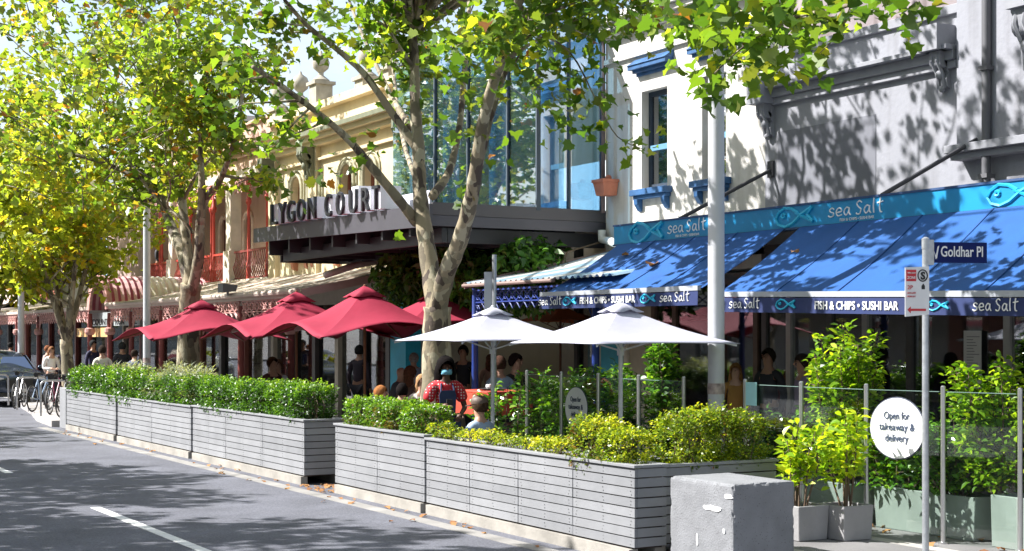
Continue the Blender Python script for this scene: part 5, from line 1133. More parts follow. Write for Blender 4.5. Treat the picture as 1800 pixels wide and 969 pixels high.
# second tree
b2 = (9.4, YU(330, 9.4))
def U(u, v, dx=0): return P(u, v, 9.4 + dx)
def crown_fill(t, c, rad, n, zmin, R, lvl=0):
    for k in range(n):
        while True:
            d = Vector((R.uniform(-1, 1), R.uniform(-1, 1), R.uniform(-1, 1)))
            if .25 < d.length < 1: break
        p = Vector((c[0] + d.x * rad[0], c[1] + d.y * rad[1], c[2] + d.z * rad[2]))
        if p.z < zmin: continue
        t.grow(p - Vector((d.x, d.y, .1)) * .8, (Vector((d.x, d.y, .2))).normalized(), 1.2, .016, lvl)
tb = Tree(21, zmin=4.2); Rb = random.Random(9)
tb.limb([(b2[0], b2[1], 0), U(331, 620), U(333, 540), U(336, 500)], .25, .21, n=14)
tb.limb([U(335, 510), U(322, 450), U(302, 400), U(285, 360), U(262, 325, -.2), U(215, 300, -.6), U(160, 280, -1.2), U(80, 260, -2)], .15, .03, 9, 1, 1.8, 9)
tb.limb([U(290, 368), U(285, 320), U(270, 250), U(262, 180, .2), U(255, 80, .4), U(250, -20, .6)], .09, .03, 6, 1, 1.8, 8)
tb.limb([U(336, 505), U(330, 440), U(322, 370), U(318, 310), U(322, 230), U(318, 120), U(312, 0)], .13, .04, 8, 1, 1.9, 9)
tb.limb([U(337, 515), U(350, 450), U(352, 390), U(362, 350, .1), U(385, 320, .2), U(405, 270, .2), U(420, 210, .3), U(430, 120, .4)], .13, .03, 4, 1, 1.0, 9, .6)
tb.limb([U(352, 395), U(355, 330), U(352, 260), U(360, 180), U(370, 60)], .10, .03, 7, 1, 1.7, 8, .5)
tb.limb([U(340, 410), U(320, 385, -.2), U(295, 362, -.4), U(300, 330, -.6), U(290, 270, -1)], .04, .015, 3, 0, 1, 6)
crown_fill(tb, (7.6, b2[1] + 1.2, 7.6), (3.3, 4.2, 3.1), 115, 4.9, Rb)
for (u, v, X, r, n_) in [(205, 330, 9, .3, 3), (270, 290, 9.2, .4, 4), (330, 260, 9.2, .4, 5), (385, 200, 9.4, .4, 5), (300, 210, 9.2, .5, 6), (410, 240, 9.5, .25, 3), (230, 240, 9, .5, 6), (300, 320, 9.2, .2, 2)]:
    c = P(u, v, X)
    for i in range(n_): tb.cluster(c + Vector((Rb.gauss(0, r), Rb.gauss(0, r), Rb.gauss(0, r * .7))), r)
tb.finish('plane tree with several upright limbs in front of the red iron balcony', (b2[0], b2[1], 0), 7.5, plane_m, size=.145, tmpl=PLANE2)
def simple_tree(seed, label, x, y, m, scale=1, zmin=3.6, fill=300, rad=(4.2, 4.2, 3.0), zc=6.6, per=9, size=.2, group=None, fork=2.0, tmpl=PLANE2, r0=.2, tdx=0):
    t = Tree(seed, zmin=zmin); R = random.Random(seed)
    t.limb([(x, y, 0), (x + .03, y, .9), (x - .02, y + .05, fork)], r0, r0 * .8, n=12)
    for k in range(5):
        a = 2 * pi * k / 5 + R.uniform(-.4, .4); q = R.uniform(.5, 1)
        t.limb([(x, y, fork - .1), (x + .45 * q * cos(a), y + .45 * q * sin(a), fork + .9), (x + 1.0 * q * cos(a), y + 1.0 * q * sin(a), fork + 2.2), (x + 1.9 * q * cos(a), y + 1.9 * q * sin(a), fork + 4.2)], r0 * .55, .03, 6, 1, 1.6, 8, .35)
    crown_fill(t, (x, y, zc), rad, fill, zmin, R)
    return t.finish(label, (x, y, 0), per, m, size=size, tmpl=tmpl, group=group)
tc_ = simple_tree(31, 'yellowing plane tree beside the parked bicycles', 9.4, YU(118, 9.4), plane_y, zmin=4.0, fill=135, zc=7.2, rad=(4.4, 4.8, 3.3), size=.17)
# lower hanging clump on this one
simple_tree(33, 'yellow plane tree behind the dark parked car', 9.3, 51.5, plane_y, zmin=3.4, fill=130, rad=(4.5, 5, 3.6), zc=6.8, per=8, size=.25)
simple_tree(35, 'yellow plane tree farther along beyond the parked car', 9.3, 64, plane_y, zmin=3.2, fill=130, rad=(5, 6, 4), zc=7.0, per=8, size=.3)
simple_tree(37, 'plane tree far down the street on the road side', 4.5, 92, plane_y, zmin=2.8, fill=260, rad=(6, 8, 5), zc=7.2, per=9, size=.42)
simple_tree(38, 'plane tree closing the far end of the street', 12, 115, plane_y, zmin=2.6, fill=260, rad=(7, 9, 6), zc=7.5, per=9, size=.5)
# near tree out of frame at the right whose leaves hang into the picture
te = Tree(41, zmin=6.2); ex_, ey_ = 9.7, 6.2; Re = random.Random(8)
te.limb([(ex_, ey_, 0), (ex_, ey_, 1.2), (ex_, ey_ + .1, 2.4)], .24, .2, n=14)
for tgt in ((8.6, 9.6, 7.2), (10.6, 9.8, 7.6), (9.2, 3.0, 7.8), (11, 5, 8), (7, 6.5, 7.8)):
    v1 = Vector((ex_, ey_, 2.3)); v2 = Vector(tgt); mdl = v1.lerp(v2, .4) + Vector((0, 0, 1.2)); te.limb([v1, mdl, v2], .11, .03, 5, 1, 1.1, 8, .55)
hang = [(1290, 90, 8.8, .22, 5), (1240, 100, 8.9, .2, 4), (1200, 60, 9.0, .15, 3), (1330, 60, 8.8, .25, 5), (1300, 150, 8.8, .16, 3), (1260, 160, 8.9, .12, 2), (1380, 70, 8.6, .22, 4), (1420, 40, 8.5, .22, 4), (1470, 70, 8.5, .16, 3), (1440, 100, 8.5, .12, 2),
        (1500, 30, 8.4, .2, 4), (1555, 20, 8.4, .18, 3), (1350, 15, 8.7, .25, 5), (1270, 30, 8.8, .25, 5), (1180, 15, 9.2, .2, 3), (1220, 25, 9, .2, 3), (1690, 5, 8.2, .12, 2), (1640, -10, 8.3, .2, 3), (1260, 195, 8.9, .08, 1), (1370, 120, 8.6, .12, 2), (1320, 110, 8.8, .2, 4), (1400, 5, 8.6, .25, 4), (1120, 0, 9.6, .2, 3)]
for u, v, X, r, n_ in hang:
    c = P(u, v, X)
    for i in range(n_): te.cluster(c + Vector((Re.gauss(0, r * .8), Re.gauss(0, r), Re.gauss(0, r * .7))), r)
te.limb([(8.6, 9.6, 7.2), (8.4, 10.3, 5.9), P(1500, -10, 8.4), P(1400, 30, 8.6), P(1310, 80, 8.8), P(1255, 130, 8.9)], .03, .006, 0, n=6)
te.limb([P(1400, 30, 8.6), P(1330, 20, 8.8), P(1230, 20, 9)], .015, .005, 0, n=5); te.limb([P(1500, -10, 8.4), P(1480, 50, 8.5), P(1440, 95, 8.5)], .012, .004, 0, n=5)
crown_fill(te, (9.6, 7.6, 7.6), (3.6, 3.9, 1.9), 150, 6.6, Re)
te.finish('plane tree out of frame to the right, its leafy branches hanging in at the top', (ex_, ey_, 0), 11, plane_g, size=.145)
# branches of a street tree hanging in at the top left
simple_tree(43, 'plane tree on the central strip, leftmost nearer the camera', -3.5, 9.0, plane_g, zmin=3.8, fill=220, rad=(3.2, 4.6, 2.6), zc=6.9, per=9, size=.2)
simple_tree(45, 'plane tree on the central strip across from the masked waitress', -3.5, 17.5, plane_g, zmin=3.6, fill=230, rad=(3.2, 4.8, 2.6), zc=6.9, per=9, size=.2)
simple_tree(47, 'plane tree on the central strip across from the far planters', -3.5, 26.5, plane_g, zmin=3.6, fill=230, rad=(3.2, 4.8, 2.6), zc=6.9, per=9, size=.2)
simple_tree(49, 'plane tree on the central strip across from the bicycles', -3.5, 38, plane_g, zmin=3.6, fill=230, rad=(3.2, 5.5, 2.6), zc=6.9, per=9, size=.2)
# fallen leaves
pts = []; Rf = random.Random(4)
for i in range(60):
    y = Rf.uniform(10.5, 34); pts.append((7.72 - abs(Rf.gauss(0, .22)), y, .012))
for i in range(40): pts.append((Rf.uniform(7.6, 8.1), Rf.uniform(18.4, 19.4), .012))
for i in range(60): pts.append((Rf.uniform(8.7, 11), Rf.uniform(9, 12), .162 if Rf.random() < 2 and True else 0))
pts = [p if p[0] < 10 else (p[0], p[1], .165) for p in pts]; pts = [(p[0], p[1], .012) if p[0] < 10 else p for p in pts]
fl = leaves('fallen_leaves', pts, .07, PLANE2, leafmat('dry_leaf', [(0, (.20, .08, .03)), (1, (.42, .22, .08))], .1, .8), flat=6); tag(fl, 'scattered dry brown leaves along the planter bases', 'leaves', kind='stuff')
aw_leaf = [(11.9, 17.6), (11.6, 16.4), (11.7, 13.6)]
for i, (x, y) in enumerate(aw_leaf):
    q = (XB - .08 - x) / (XB - .08 - 10.95); z = 3.45 + (2.67 - (.1 if y < 14 else 0) - 3.45) * q + .02
    o = leaves('fallen_leaf', [(x, y, z)], .16, PLANE, MC['dry_leaf'], flat=6); tag(o, ['dry brown leaf lying on the blue awning at its far end', 'dry brown leaf lying in the middle of the left blue awning', 'dry brown leaf lying on the long blue awning'][i], 'leaf'); rebase(o, (x, y, z))
# ------------------------------------------------------------------ people
def skin(verts, edges, radii, sub=1):
    me = bpy.data.meshes.new('s'); me.from_pydata(verts, edges, []); ob = bpy.data.objects.new('s', me); COL.objects.link(ob)
    ob.modifiers.new('sk', 'SKIN'); ob.modifiers['sk'].use_smooth_shade = True
    for i, r in enumerate(radii):
        sv_ = me.skin_vertices[0].data[i]; sv_.radius = r if isinstance(r, tuple) else (r, r); sv_.use_root = (i == 0)
    if sub: s_ = ob.modifiers.new('ss', 'SUBSURF'); s_.levels = sub; s_.render_levels = sub
    dg = bpy.context.evaluated_depsgraph_get(); dg.update(); m = bpy.data.meshes.new_from_object(ob.evaluated_get(dg)); bpy.data.objects.remove(ob); return m
SK = {'dark': (.11, .052, .032), 'light': (.50, .29, .20), 'tan': (.36, .19, .12)}
def person(label, x, y, face=0, z=0, pose='stand', skin_='light', hair=(.05, .03, .02), long_hair=False, top=(.05, .05, .05), legs=(.03, .03, .04), H=1.7, arms='down', bald=False, sleeves=True, mask=False, group=None, big_hair=False):
    """face: direction looked at, 0 = towards -Y (down the street to the camera)"""
    k = H / 1.7; t = thing('person', label, 'person', (x, y, z), face, group)
    sit = pose == 'sit'; pz = .52 if sit else .95
    J = {'pel': (0, 0, pz), 'wa': (0, 0, pz + .14), 'ch': (0, -.01, pz + .34), 'nb': (0, 0, pz + .49), 'nk': (0, -.01, pz + .55), 'h0': (0, -.025, pz + .60), 'h1': (0, -.02, pz + .68), 'h2': (0, -.005, pz + .745)}
    for s_, n in ((-1, 'L'), (1, 'R')):
        J['sh' + n] = (s_ * .175, 0, pz + .435)
        if arms == 'down': J['el' + n] = (s_ * .23, .02, pz + .16); J['wr' + n] = (s_ * .22, -.08, pz - .08)
        elif arms == 'front': J['el' + n] = (s_ * .235, -.02, pz + .18); J['wr' + n] = (s_ * .09, -.27, pz + .17)
        elif arms == 'waitress': J['el' + n] = (s_ * .26, .0, pz + .17); J['wr' + n] = (-.08, -.23, pz + .2) if s_ < 0 else (.15, -.2, pz + .08)
        elif arms == 'table': J['el' + n] = (s_ * .24, -.12, pz + .17); J['wr' + n] = (s_ * .13, -.36, pz + .22)
        if sit: J['hp' + n] = (s_ * .09, -.04, pz - .02); J['kn' + n] = (s_ * .12, -.44, pz); J['an' + n] = (s_ * .12, -.42, .09); J['to' + n] = (s_ * .13, -.56, .04)
        else: J['hp' + n] = (s_ * .09, 0, pz - .06); J['kn' + n] = (s_ * .105, -.01 - (.04 if s_ > 0 else 0), .5); J['an' + n] = (s_ * .11, .03, .09); J['to' + n] = (s_ * .13, -.13, .04)
    RD = {'pel': (.135, .1), 'wa': (.115, .088), 'ch': (.14, .1), 'nb': .065, 'nk': .05, 'h0': (.062, .075), 'h1': (.074, .09), 'h2': (.05, .065), 'sh': .052, 'el': .038, 'wr': .026, 'hp': .085, 'kn': .055, 'an': .035, 'to': .035}
    rr = lambda n, a=0: tuple((q + a) * k for q in (RD.get(n) or RD[n[:2]])) if isinstance(RD.get(n) or RD[n[:2]], tuple) else (RD.get(n) or RD[n[:2]]) * k + a * k
    def mk(names, E, a, m, nm, parent, extra=None):
        ix = {n: i for i, n in enumerate(names)}
        me = skin([Vector(J[n]) * k for n in names], [(ix[p], ix[q]) for p, q in E], [rr(n, a) for n in names])
        if extra:
            bm = bmesh.new(); bm.from_mesh(me); e2 = bpy.data.meshes.new('e'); e2.from_pydata(extra.v, [], extra.f); e2.polygons.foreach_set('material_index', extra.m); bm.from_mesh(e2); bm.to_mesh(me); bm.free()
        me.name = nm; me.materials.clear(); o = finish(nm, me, m, parent, True, local=True); return o
    spine = ['pel', 'wa', 'ch', 'nb', 'nk', 'h0', 'h1', 'h2']; E = list(zip(spine, spine[1:]))
    names = spine[:]
    for n in 'LR': names += ['sh' + n, 'el' + n, 'wr' + n, 'hp' + n, 'kn' + n, 'an' + n, 'to' + n]; E += [('nb', 'sh' + n), ('sh' + n, 'el' + n), ('el' + n, 'wr' + n), ('pel', 'hp' + n), ('hp' + n, 'kn' + n), ('kn' + n, 'an' + n), ('an' + n, 'to' + n)]
    ex = MB(); hc = Vector(J['h1']) * k
    ex.tube([hc + Vector((0, -.085, .02)) * k, hc + Vector((0, -.112, -.012)) * k, hc + Vector((0, -.09, -.025)) * k], [.008 * k, .015 * k, .01 * k], 6)
    for s_ in (-1, 1):
        ex.ball(hc + Vector((s_ * .034, -.083, .018)) * k, .011 * k, 8, 1); ex.ball(hc + Vector((s_ * .034, -.0925, .018)) * k, .0055 * k, 6, 2)
        ex.ball(hc + Vector((s_ * .078, .005, .0)) * k, .02 * k, 8, 0, sx=.5, sz=1.5)
        ex.tube([hc + Vector((s_ * .018, -.092, .04)) * k, hc + Vector((s_ * .05, -.083, .038)) * k], .004 * k, 4, 2)
    ex.tube([hc + Vector((-.024, -.087, -.045)) * k, hc + Vector((0, -.093, -.046)) * k, hc + Vector((.024, -.087, -.045)) * k], .006 * k, 5, 3)
    for n, s_ in (('L', -1), ('R', 1)):
        wv = Vector(J['wr' + n]) * k; d = (wv - Vector(J['el' + n]) * k).normalized(); sd_ = d.cross(Vector((0, 0, 1))); sd_ = sd_.normalized() if sd_.length > .1 else Vector((1, 0, 0)); dn = sd_.cross(d).normalized()
        ex.tube([wv - d * .02, wv + d * .03 * k, wv + d * .085 * k], [.026 * k, .036 * k, .03 * k], 8)
        for q in range(4):
            b_ = wv + d * .08 * k + sd_ * (q - 1.5) * .018 * k; L_ = (.062, .072, .066, .05)[q] * k
            ex.tube([b_, b_ + d * L_ * .5 + dn * -.004, b_ + d * L_ * .85 + Vector((0, 0, -.014 * k)), b_ + d * L_ + Vector((0, 0, -.024 * k))], [.0095 * k, .009 * k, .008 * k, .006 * k], 6)
        b_ = wv + d * .03 * k - sd_ * .03 * s_ * k; ex.tube([b_, b_ + d * .025 * k - sd_ * s_ * .022 * k, b_ + d * .055 * k - sd_ * s_ * .03 * k], [.012 * k, .011 * k, .008 * k], 6)
    s3 = SK[skin_]; skm = mat('skin_' + skin_, s3, .55, .06, 12)
    body = mk(names, E, 0, [skm, col(.7, .68, .65), col(.015, .01, .01), col(s3[0] * .7 + .05, s3[1] * .5, s3[2] * .5)], 'body', t, ex)
    # clothes
    tn = ['pel', 'wa', 'ch', 'nb']; te_ = list(zip(tn, tn[1:])); tl = tn[:]
    for n in 'LR':
        if sleeves == 'short' or sleeves == 'puff':
            J['mid' + n] = tuple(Vector(J['sh' + n]).lerp(Vector(J['el' + n]), .75)); RD['mid' + n] = .05; tl += ['sh' + n, 'mid' + n]; te_ += [('nb', 'sh' + n), ('sh' + n, 'mid' + n)]
            if sleeves == 'puff': RD['mid' + n] = .075; RD['sh' + n] = .07
        else: tl += ['sh' + n, 'el' + n, 'wr' + n]; te_ += [('nb', 'sh' + n), ('sh' + n, 'el' + n), ('el' + n, 'wr' + n)]
    tm = col(*top, .8) if not isinstance(top, bpy.types.Material) else top
    sh_ = mk(tl, te_, .014, tm, 'shirt', t)
    ln = ['pel']; le = []
    for n in 'LR': ln += ['hp' + n, 'kn' + n, 'an' + n]; le += [('pel', 'hp' + n), ('hp' + n, 'kn' + n), ('kn' + n, 'an' + n)]
    mk(ln, le, .013, col(*legs, .8), 'trousers', t)
    mb = MB()
    for n in 'LR': a = Vector(J['an' + n]) * k; b = Vector(J['to' + n]) * k; mb.tube([a + Vector((0, .03, -.04)) * k, a.lerp(b, .5) + Vector((0, 0, -.015)), b], [.045 * k, .05 * k, .038 * k], 8)
    mb.build('shoe', col(.03, .03, .03), t, smooth=True, local=True)
    if not bald:
        mb = MB(); n = 16; vs = []; fs = []; Rr = random.Random(int(x * 31 + y))
        rows = 9
        for i in range(rows + 1):
            th = (pi * .74) * i / rows
            for j in range(n):
                ph = 2 * pi * j / n; front = max(0, -sin(ph)) ; tt = th * (1 - .60 * front ** 1.2)
                bump = 1 + Rr.uniform(-.03, .05) + (.32 if big_hair else 0) * (1 - front * .5)
                vs.append((hc + Vector((sin(tt) * cos(ph) * .094 * bump, sin(tt) * sin(ph) * .115 * bump + .008, .02 + cos(tt) * .112 * bump)) * k))
        for i in range(rows):
            for j in range(n): fs.append((i * n + j, i * n + (j + 1) % n, (i + 1) * n + (j + 1) % n, (i + 1) * n + j))
        mb.add(vs, fs)
        if long_hair or big_hair:
            wd = .13 if big_hair else .085
            mb.lathe([(.05, .02), (wd * .85, -.03), (wd, -.12), (wd * 1.0, -.22), (wd * .75, -.32), (.02, -.36)], hc / 1 + Vector((0, .05, .06)) * k, 12, sx=1.15, sy=.6)
        o = mb.build('hair', mat('hair_%d%d%d' % tuple(int(c * 99) for c in hair), hair, .9, .4, 30, .3, spec=.1), t, smooth=True, local=True)
    if mask:
        mb = MB(); m_ = 8; vs = []; fs = []
        for i in range(6):
            for j in range(m_ + 1):
                a = (j / m_ - .5) * 2.3; z_ = -.082 + .07 * i / 5; q = 1 - abs(i - 2.5) * .04
                vs.append(hc + Vector((sin(a) * .083 * q, -cos(a) * .113 * q + .002 - .012 * cos(a) * (1 - abs(i - 2.8) / 3), z_)) * k)
        for i in range(5):
            for j in range(m_): fs.append((i * (m_ + 1) + j, i * (m_ + 1) + j + 1, (i + 1) * (m_ + 1) + j + 1, (i + 1) * (m_ + 1) + j))
        mb.add(vs, fs); o = mb.build('face_mask', mat('mask_blue', (.18, .48, .68), .8, .05, 5), t, smooth=True, local=True); o.modifiers.new('t', 'SOLIDIFY').thickness = .003
    return t
# dotted blouse
dm = mat('red_dotted_cloth', (.55, .02, .03), .8, .06, 5)
def dots(m):
    nt = m.node_tree; N = nt.nodes; L = nt.links; b = N['Principled BSDF']; src = b.inputs['Base Color'].links[0].from_socket
    tc = N.new('ShaderNodeTexCoord'); v = N.new('ShaderNodeTexVoronoi'); v.inputs['Scale'].default_value = 26; v.inputs['Randomness'].default_value = .15
    lt_ = N.new('ShaderNodeMath'); lt_.operation = 'LESS_THAN'; lt_.inputs[1].default_value = .27
    mx = N.new('ShaderNodeMix'); mx.data_type = 'RGBA'; mx.inputs[7].default_value = (.75, .72, .70, 1)
    L.new(tc.outputs['Object'], v.inputs['Vector']); L.new(v.outputs['Distance'], lt_.inputs[0]); L.new(lt_.outputs[0], mx.inputs[0]); L.new(src, mx.inputs[6]); L.new(mx.outputs[2], b.inputs['Base Color'])
dots(dm)
PX = lambda u, X: (X, YU(u, X))
wx, wy = PX(783, 8.95)
wt = person('masked waitress with big curly hair in red dotted blouse and navy apron', wx, wy, -.25, 0, 'stand', 'dark', (.006, .004, .004), True, dm, (.015, .02, .05), 1.74, 'waitress', sleeves='puff', mask=True, big_hair=True)
mb = MB(); mb.prism([(-.10, 1.0), (.10, 1.0), (.115, 1.30), (.09, 1.36), (-.09, 1.36), (-.115, 1.30)], (0, -.145, .02), (1, 0, 0), (0, 0, 1), (0, 1, 0), .012)
mb.prism([(-.19, .45), (.19, .45), (.17, .98), (-.17, .98)], (0, -.165, .02), (1, 0, 0), (0, 0, 1), (0, 1, 0), .014)
for s_ in (-1, 1): mb.tube([(s_ * .09, -.14, 1.36), (s_ * .08, -.10, 1.44), (s_ * .06, -.02, 1.5)], .012, 5)
mb.build('apron', mat('navy_apron', (.03, .05, .12), .85, .12, 8), wt, local=True)
mb = MB(); mb.box(-.05, -.30, 1.16, .03, -.27, 1.27); ph = mb.build('order_pad', col(.02, .02, .02), None); ph.location = wt.location; ph.rotation_euler = wt.rotation_euler; tag(ph, 'small black order pad held by the masked waitress', 'order pad')
mb = MB(); mb.tube([(.135 + .034 * cos(a), -.195 + .034 * sin(a) * .8, 1.07 + .01 * sin(a)) for a in np.linspace(0, 2 * pi, 12)], .006, 5, cap=False); mb.build('wristwatch', col(.6, .5, .25, .3, .8), wt, local=True)
def standing(u, X, label, **k): x, y = PX(u, X); z = .15 if X > 10.2 or y > 34.7 else 0; return person(label, x, y, z=z, **k)
cap_p = standing(845, 8.75, 'seated man seen from behind in pale blue shirt and brown cap', pose='sit', face=pi + .3, hair=(.06, .035, .02), top=(.34, .44, .58), H=1.72, arms='table')
mb = MB(); hc = Vector((0, -.02, 1.20)) * (1.72 / 1.7); mb.lathe([(.100, .02), (.104, .05), (.093, .09), (.056, .118), (.004, .127)], hc + Vector((0, 0, .02)), 14, sx=1, sy=1.15); mb.prism([(-.07, 0), (.07, 0), (.06, .09), (0, .11), (-.06, .09)], hc + Vector((0, -.10, .02)), (1, 0, 0), (0, -1, -.15), (0, 0, 1), .01)
mb.build('cap', col(.12, .08, .06), cap_p, smooth='auto', local=True)
standing(728, 11.9, 'grey haired man from behind in light blue shirt with dark braces', pose='stand', face=pi, hair=(.3, .28, .26), top=(.45, .55, .72), H=1.58, arms='front')
br = bpy.context.scene.objects[-1] if False else None
standing(815, 12.4, 'man in black shirt standing under the white umbrella edge', face=-.9, skin_='tan', hair=(.02, .015, .01), top=(.015, .015, .02), H=1.72, arms='down')
standing(707, 9.9, 'seated diner with black hair from behind near the plane tree', pose='sit', face=pi - .3, hair=(.008, .007, .008), top=(.05, .05, .05), H=1.75)
standing(741, 10.3, 'seated smiling woman with fair hair facing the road near the trunk', pose='sit', face=-.2, skin_='light', hair=(.35, .2, .1), long_hair=True, top=(.5, .45, .42), H=1.72)
standing(720, 10.8, 'seated woman with long brown hair turned away by the trunk', pose='sit', face=2.0, hair=(.09, .035, .02), long_hair=True, top=(.1, .05, .04), H=1.85)
standing(703, 11.3, 'balding seated man behind the black haired diner', pose='sit', face=.6, bald=True, top=(.08, .08, .1), H=1.86)
standing(668, 9.6, 'seated woman with auburn hair at the end of the hedge', pose='sit', face=.9, hair=(.30, .12, .04), long_hair=True, top=(.55, .45, .35), H=1.7)
standing(631, 12.2, 'person in dark coat standing by the brown umbrella pole', face=2.2, skin_='tan', hair=(.02, .02, .02), top=(.03, .02, .03), H=1.7)
standing(478, 10.6, 'seated diner in dark clothes behind the far hedge', pose='sit', face=.3, hair=(.05, .02, .01), top=(.1, .03, .03), H=1.95)
standing(489, 10.8, 'seated diner in white beside the one in dark clothes', pose='sit', face=-.6, hair=(.1, .05, .03), top=(.55, .55, .55), H=1.88)
standing(879, 12.4, 'woman with tied hair in pale blue top seated behind the red table', pose='sit', face=pi, hair=(.06, .03, .02), top=(.30, .42, .55), H=2.05)
standing(905, 12.9, 'dark haired diner in black seated at the right of the red table', pose='sit', face=.4, hair=(.02, .01, .01), top=(.03, .03, .03), H=2.1)
standing(862, 13.4, 'woman with bare shoulders behind the red table', pose='stand', face=pi - .4, skin_='tan', hair=(.12, .05, .03), long_hair=True, top=(.35, .22, .15), H=1.55, sleeves='short')
standing(1352, 13.0, 'staff member in black shirt standing inside under the blue awning', face=-1.3, skin_='tan', hair=(.02, .015, .01), top=(.02, .02, .025), H=1.72)
standing(1412, 12.7, 'man in mauve shirt standing before the fish shop window', face=-1.9, skin_='tan', hair=(.03, .02, .015), top=(.22, .16, .24), H=1.66)
standing(1293, 12.8, 'person with long fair hair in mustard top beside the big white pole', face=-.7, hair=(.30, .15, .05), long_hair=True, top=(.40, .20, .05), H=1.52)
standing(180, 8.9, 'man with short dark hair in cream shirt walking away under the arch', face=pi, hair=(.03, .02, .02), top=(.62, .58, .48), H=1.66)
standing(215, 10.3, 'broad man in black top on the footpath by the arch posts', face=pi, skin_='tan', hair=(.02, .02, .02), top=(.015, .015, .02), H=1.72, arms='front')
standing(236, 10.0, 'person in dark blue jacket beside the broad man in black', face=2.2, hair=(.03, .02, .02), top=(.05, .06, .12), H=1.55)
standing(163, 10.8, 'person in navy top in the shade behind the man in cream', face=.5, skin_='tan', hair=(.02, .02, .02), top=(.02, .02, .06), H=1.76)
standing(90, 9.1, 'woman in white top holding her hands together behind the bicycles', face=.1, hair=(.25, .12, .06), long_hair=True, top=(.72, .70, .68), H=1.6, arms='front')
standing(83, 9.9, 'person in pale pink top just behind the woman in white', face=.9, hair=(.2, .08, .04), top=(.5, .35, .32), H=1.6)
standing(112, 10.6, 'person in dark top hidden by the tree beside the bicycles', face=2.8, skin_='tan', hair=(.02, .02, .02), top=(.06, .05, .08), H=1.6)
standing(18, 10.6, 'dark haired person walking beyond the parked car', face=2, skin_='tan', hair=(.02, .02, .02), top=(.3, .25, .25), H=1.65)
bp = person('dark haired person in black and white leaning on the red balcony', XF + .35, YU(279, XF + .35), .8, 3.6, 'stand', 'tan', (.03, .02, .02), False, (.05, .05, .06), (.05, .05, .05), 1.6, 'front')
# ------------------------------------------------------------------ tables and chairs
def chair(label, x, y, rz=0, z=0, m=None, group='cafe chairs'):
    t = thing('cafe_chair', label, 'chair', (x, y, z), rz, group); m = m or col(.03, .03, .035)
    mb = MB(); mb.box(-.21, -.21, .44, .21, .21, .47); mb.build('seat', m, t, bevel=.008, local=True)
    mb = MB(); mb.prism([(-.2, 0), (.2, 0), (.18, .36), (-.18, .36)], (0, .20, .5), (1, 0, 0), (0, .15, .99), (0, 1, 0), .02); mb.build('backrest', m, t, bevel=.006, local=True)
    for a in (-1, 1):
        for b in (-1, 1): mb = MB(); mb.tube([(a * .18, b * .18, .44), (a * .21, b * .22, 0)], .012, 6); mb.build('leg', m, t, local=True)
    return t
def table(label, x, y, w, d, h, mt, z=0, cloth=False):
    t = thing('cafe_table', label, 'table', (x, y, z))
    mb = MB(); mb.box(x - w / 2, y - d / 2, z + h - .03, x + w / 2, y + d / 2, z + h); mb.build('tabletop', mt, t, bevel=.006)
    if cloth: mb = MB(); mb.box(x - w / 2 - .004, y - d / 2 - .004, z + h - .36, x + w / 2 + .004, y + d / 2 + .004, z + h - .031); mb.build('side_panel', mt, t)
    for a in (-1, 1):
        for b in (-1, 1): mb = MB(); mb.bar((x + a * (w / 2 - .05), y + b * (d / 2 - .05), z), (x + a * (w / 2 - .05), y + b * (d / 2 - .05), z + h - .032), .04, .04); mb.build('leg', mt if not cloth else col(.05, .05, .05), t)
    return t
rx_, ry_ = PX(866, 10.9)
rt = table('red service table beside the iron verandah post', rx_, ry_, .75, 1.1, 1.12, mat('red_lacquer', (.45, .07, .04), .5, .15, 3), .15, True)
t = thing('plate', 'oval tray with white crockery on the red table', 'tray', (rx_, ry_, 1.272)); mb = MB(); mb.lathe([(.05, 0), (.2, .01), (.22, .025)], (rx_, ry_, 1.272), 20); mb.build('tray', col(.03, .03, .03), t)
mb = MB(); 
for q in range(3): mb.lathe([(.04, .02), (.06, .05), (.055, .09)], (rx_ - .08 + .08 * q, ry_ + .06 * q - .05, 1.272), 12)
mb.build('bowl', white, t)
table('dark table in front of the seated man in the cap', 9.25, YU(868, 9.25) + .1, .7, .7, .74, col(.04, .04, .045))
table('dark table between the diners by the plane tree', 10.4, YU(716, 10.4), .7, .7, .74, col(.05, .04, .04), .15)
for u, X, rz, lab in ((845, 8.75, pi + .3, 'chair of the man in the cap'), (707, 9.9, pi - .3, 'chair under the black haired diner'), (741, 10.3, -.2, 'chair under the smiling fair haired woman'), (668, 9.6, .9, 'chair under the auburn haired woman'),
                      (905, 9.4, .4, 'empty black chair under the nearer white umbrella pole'), (930, 9.0, 1.8, 'empty black chair closest to the low hedge')):
    x, y = PX(u, X); chair('black cafe ' + lab, x, y + (.03), rz, .15 if X > 10.2 else 0)
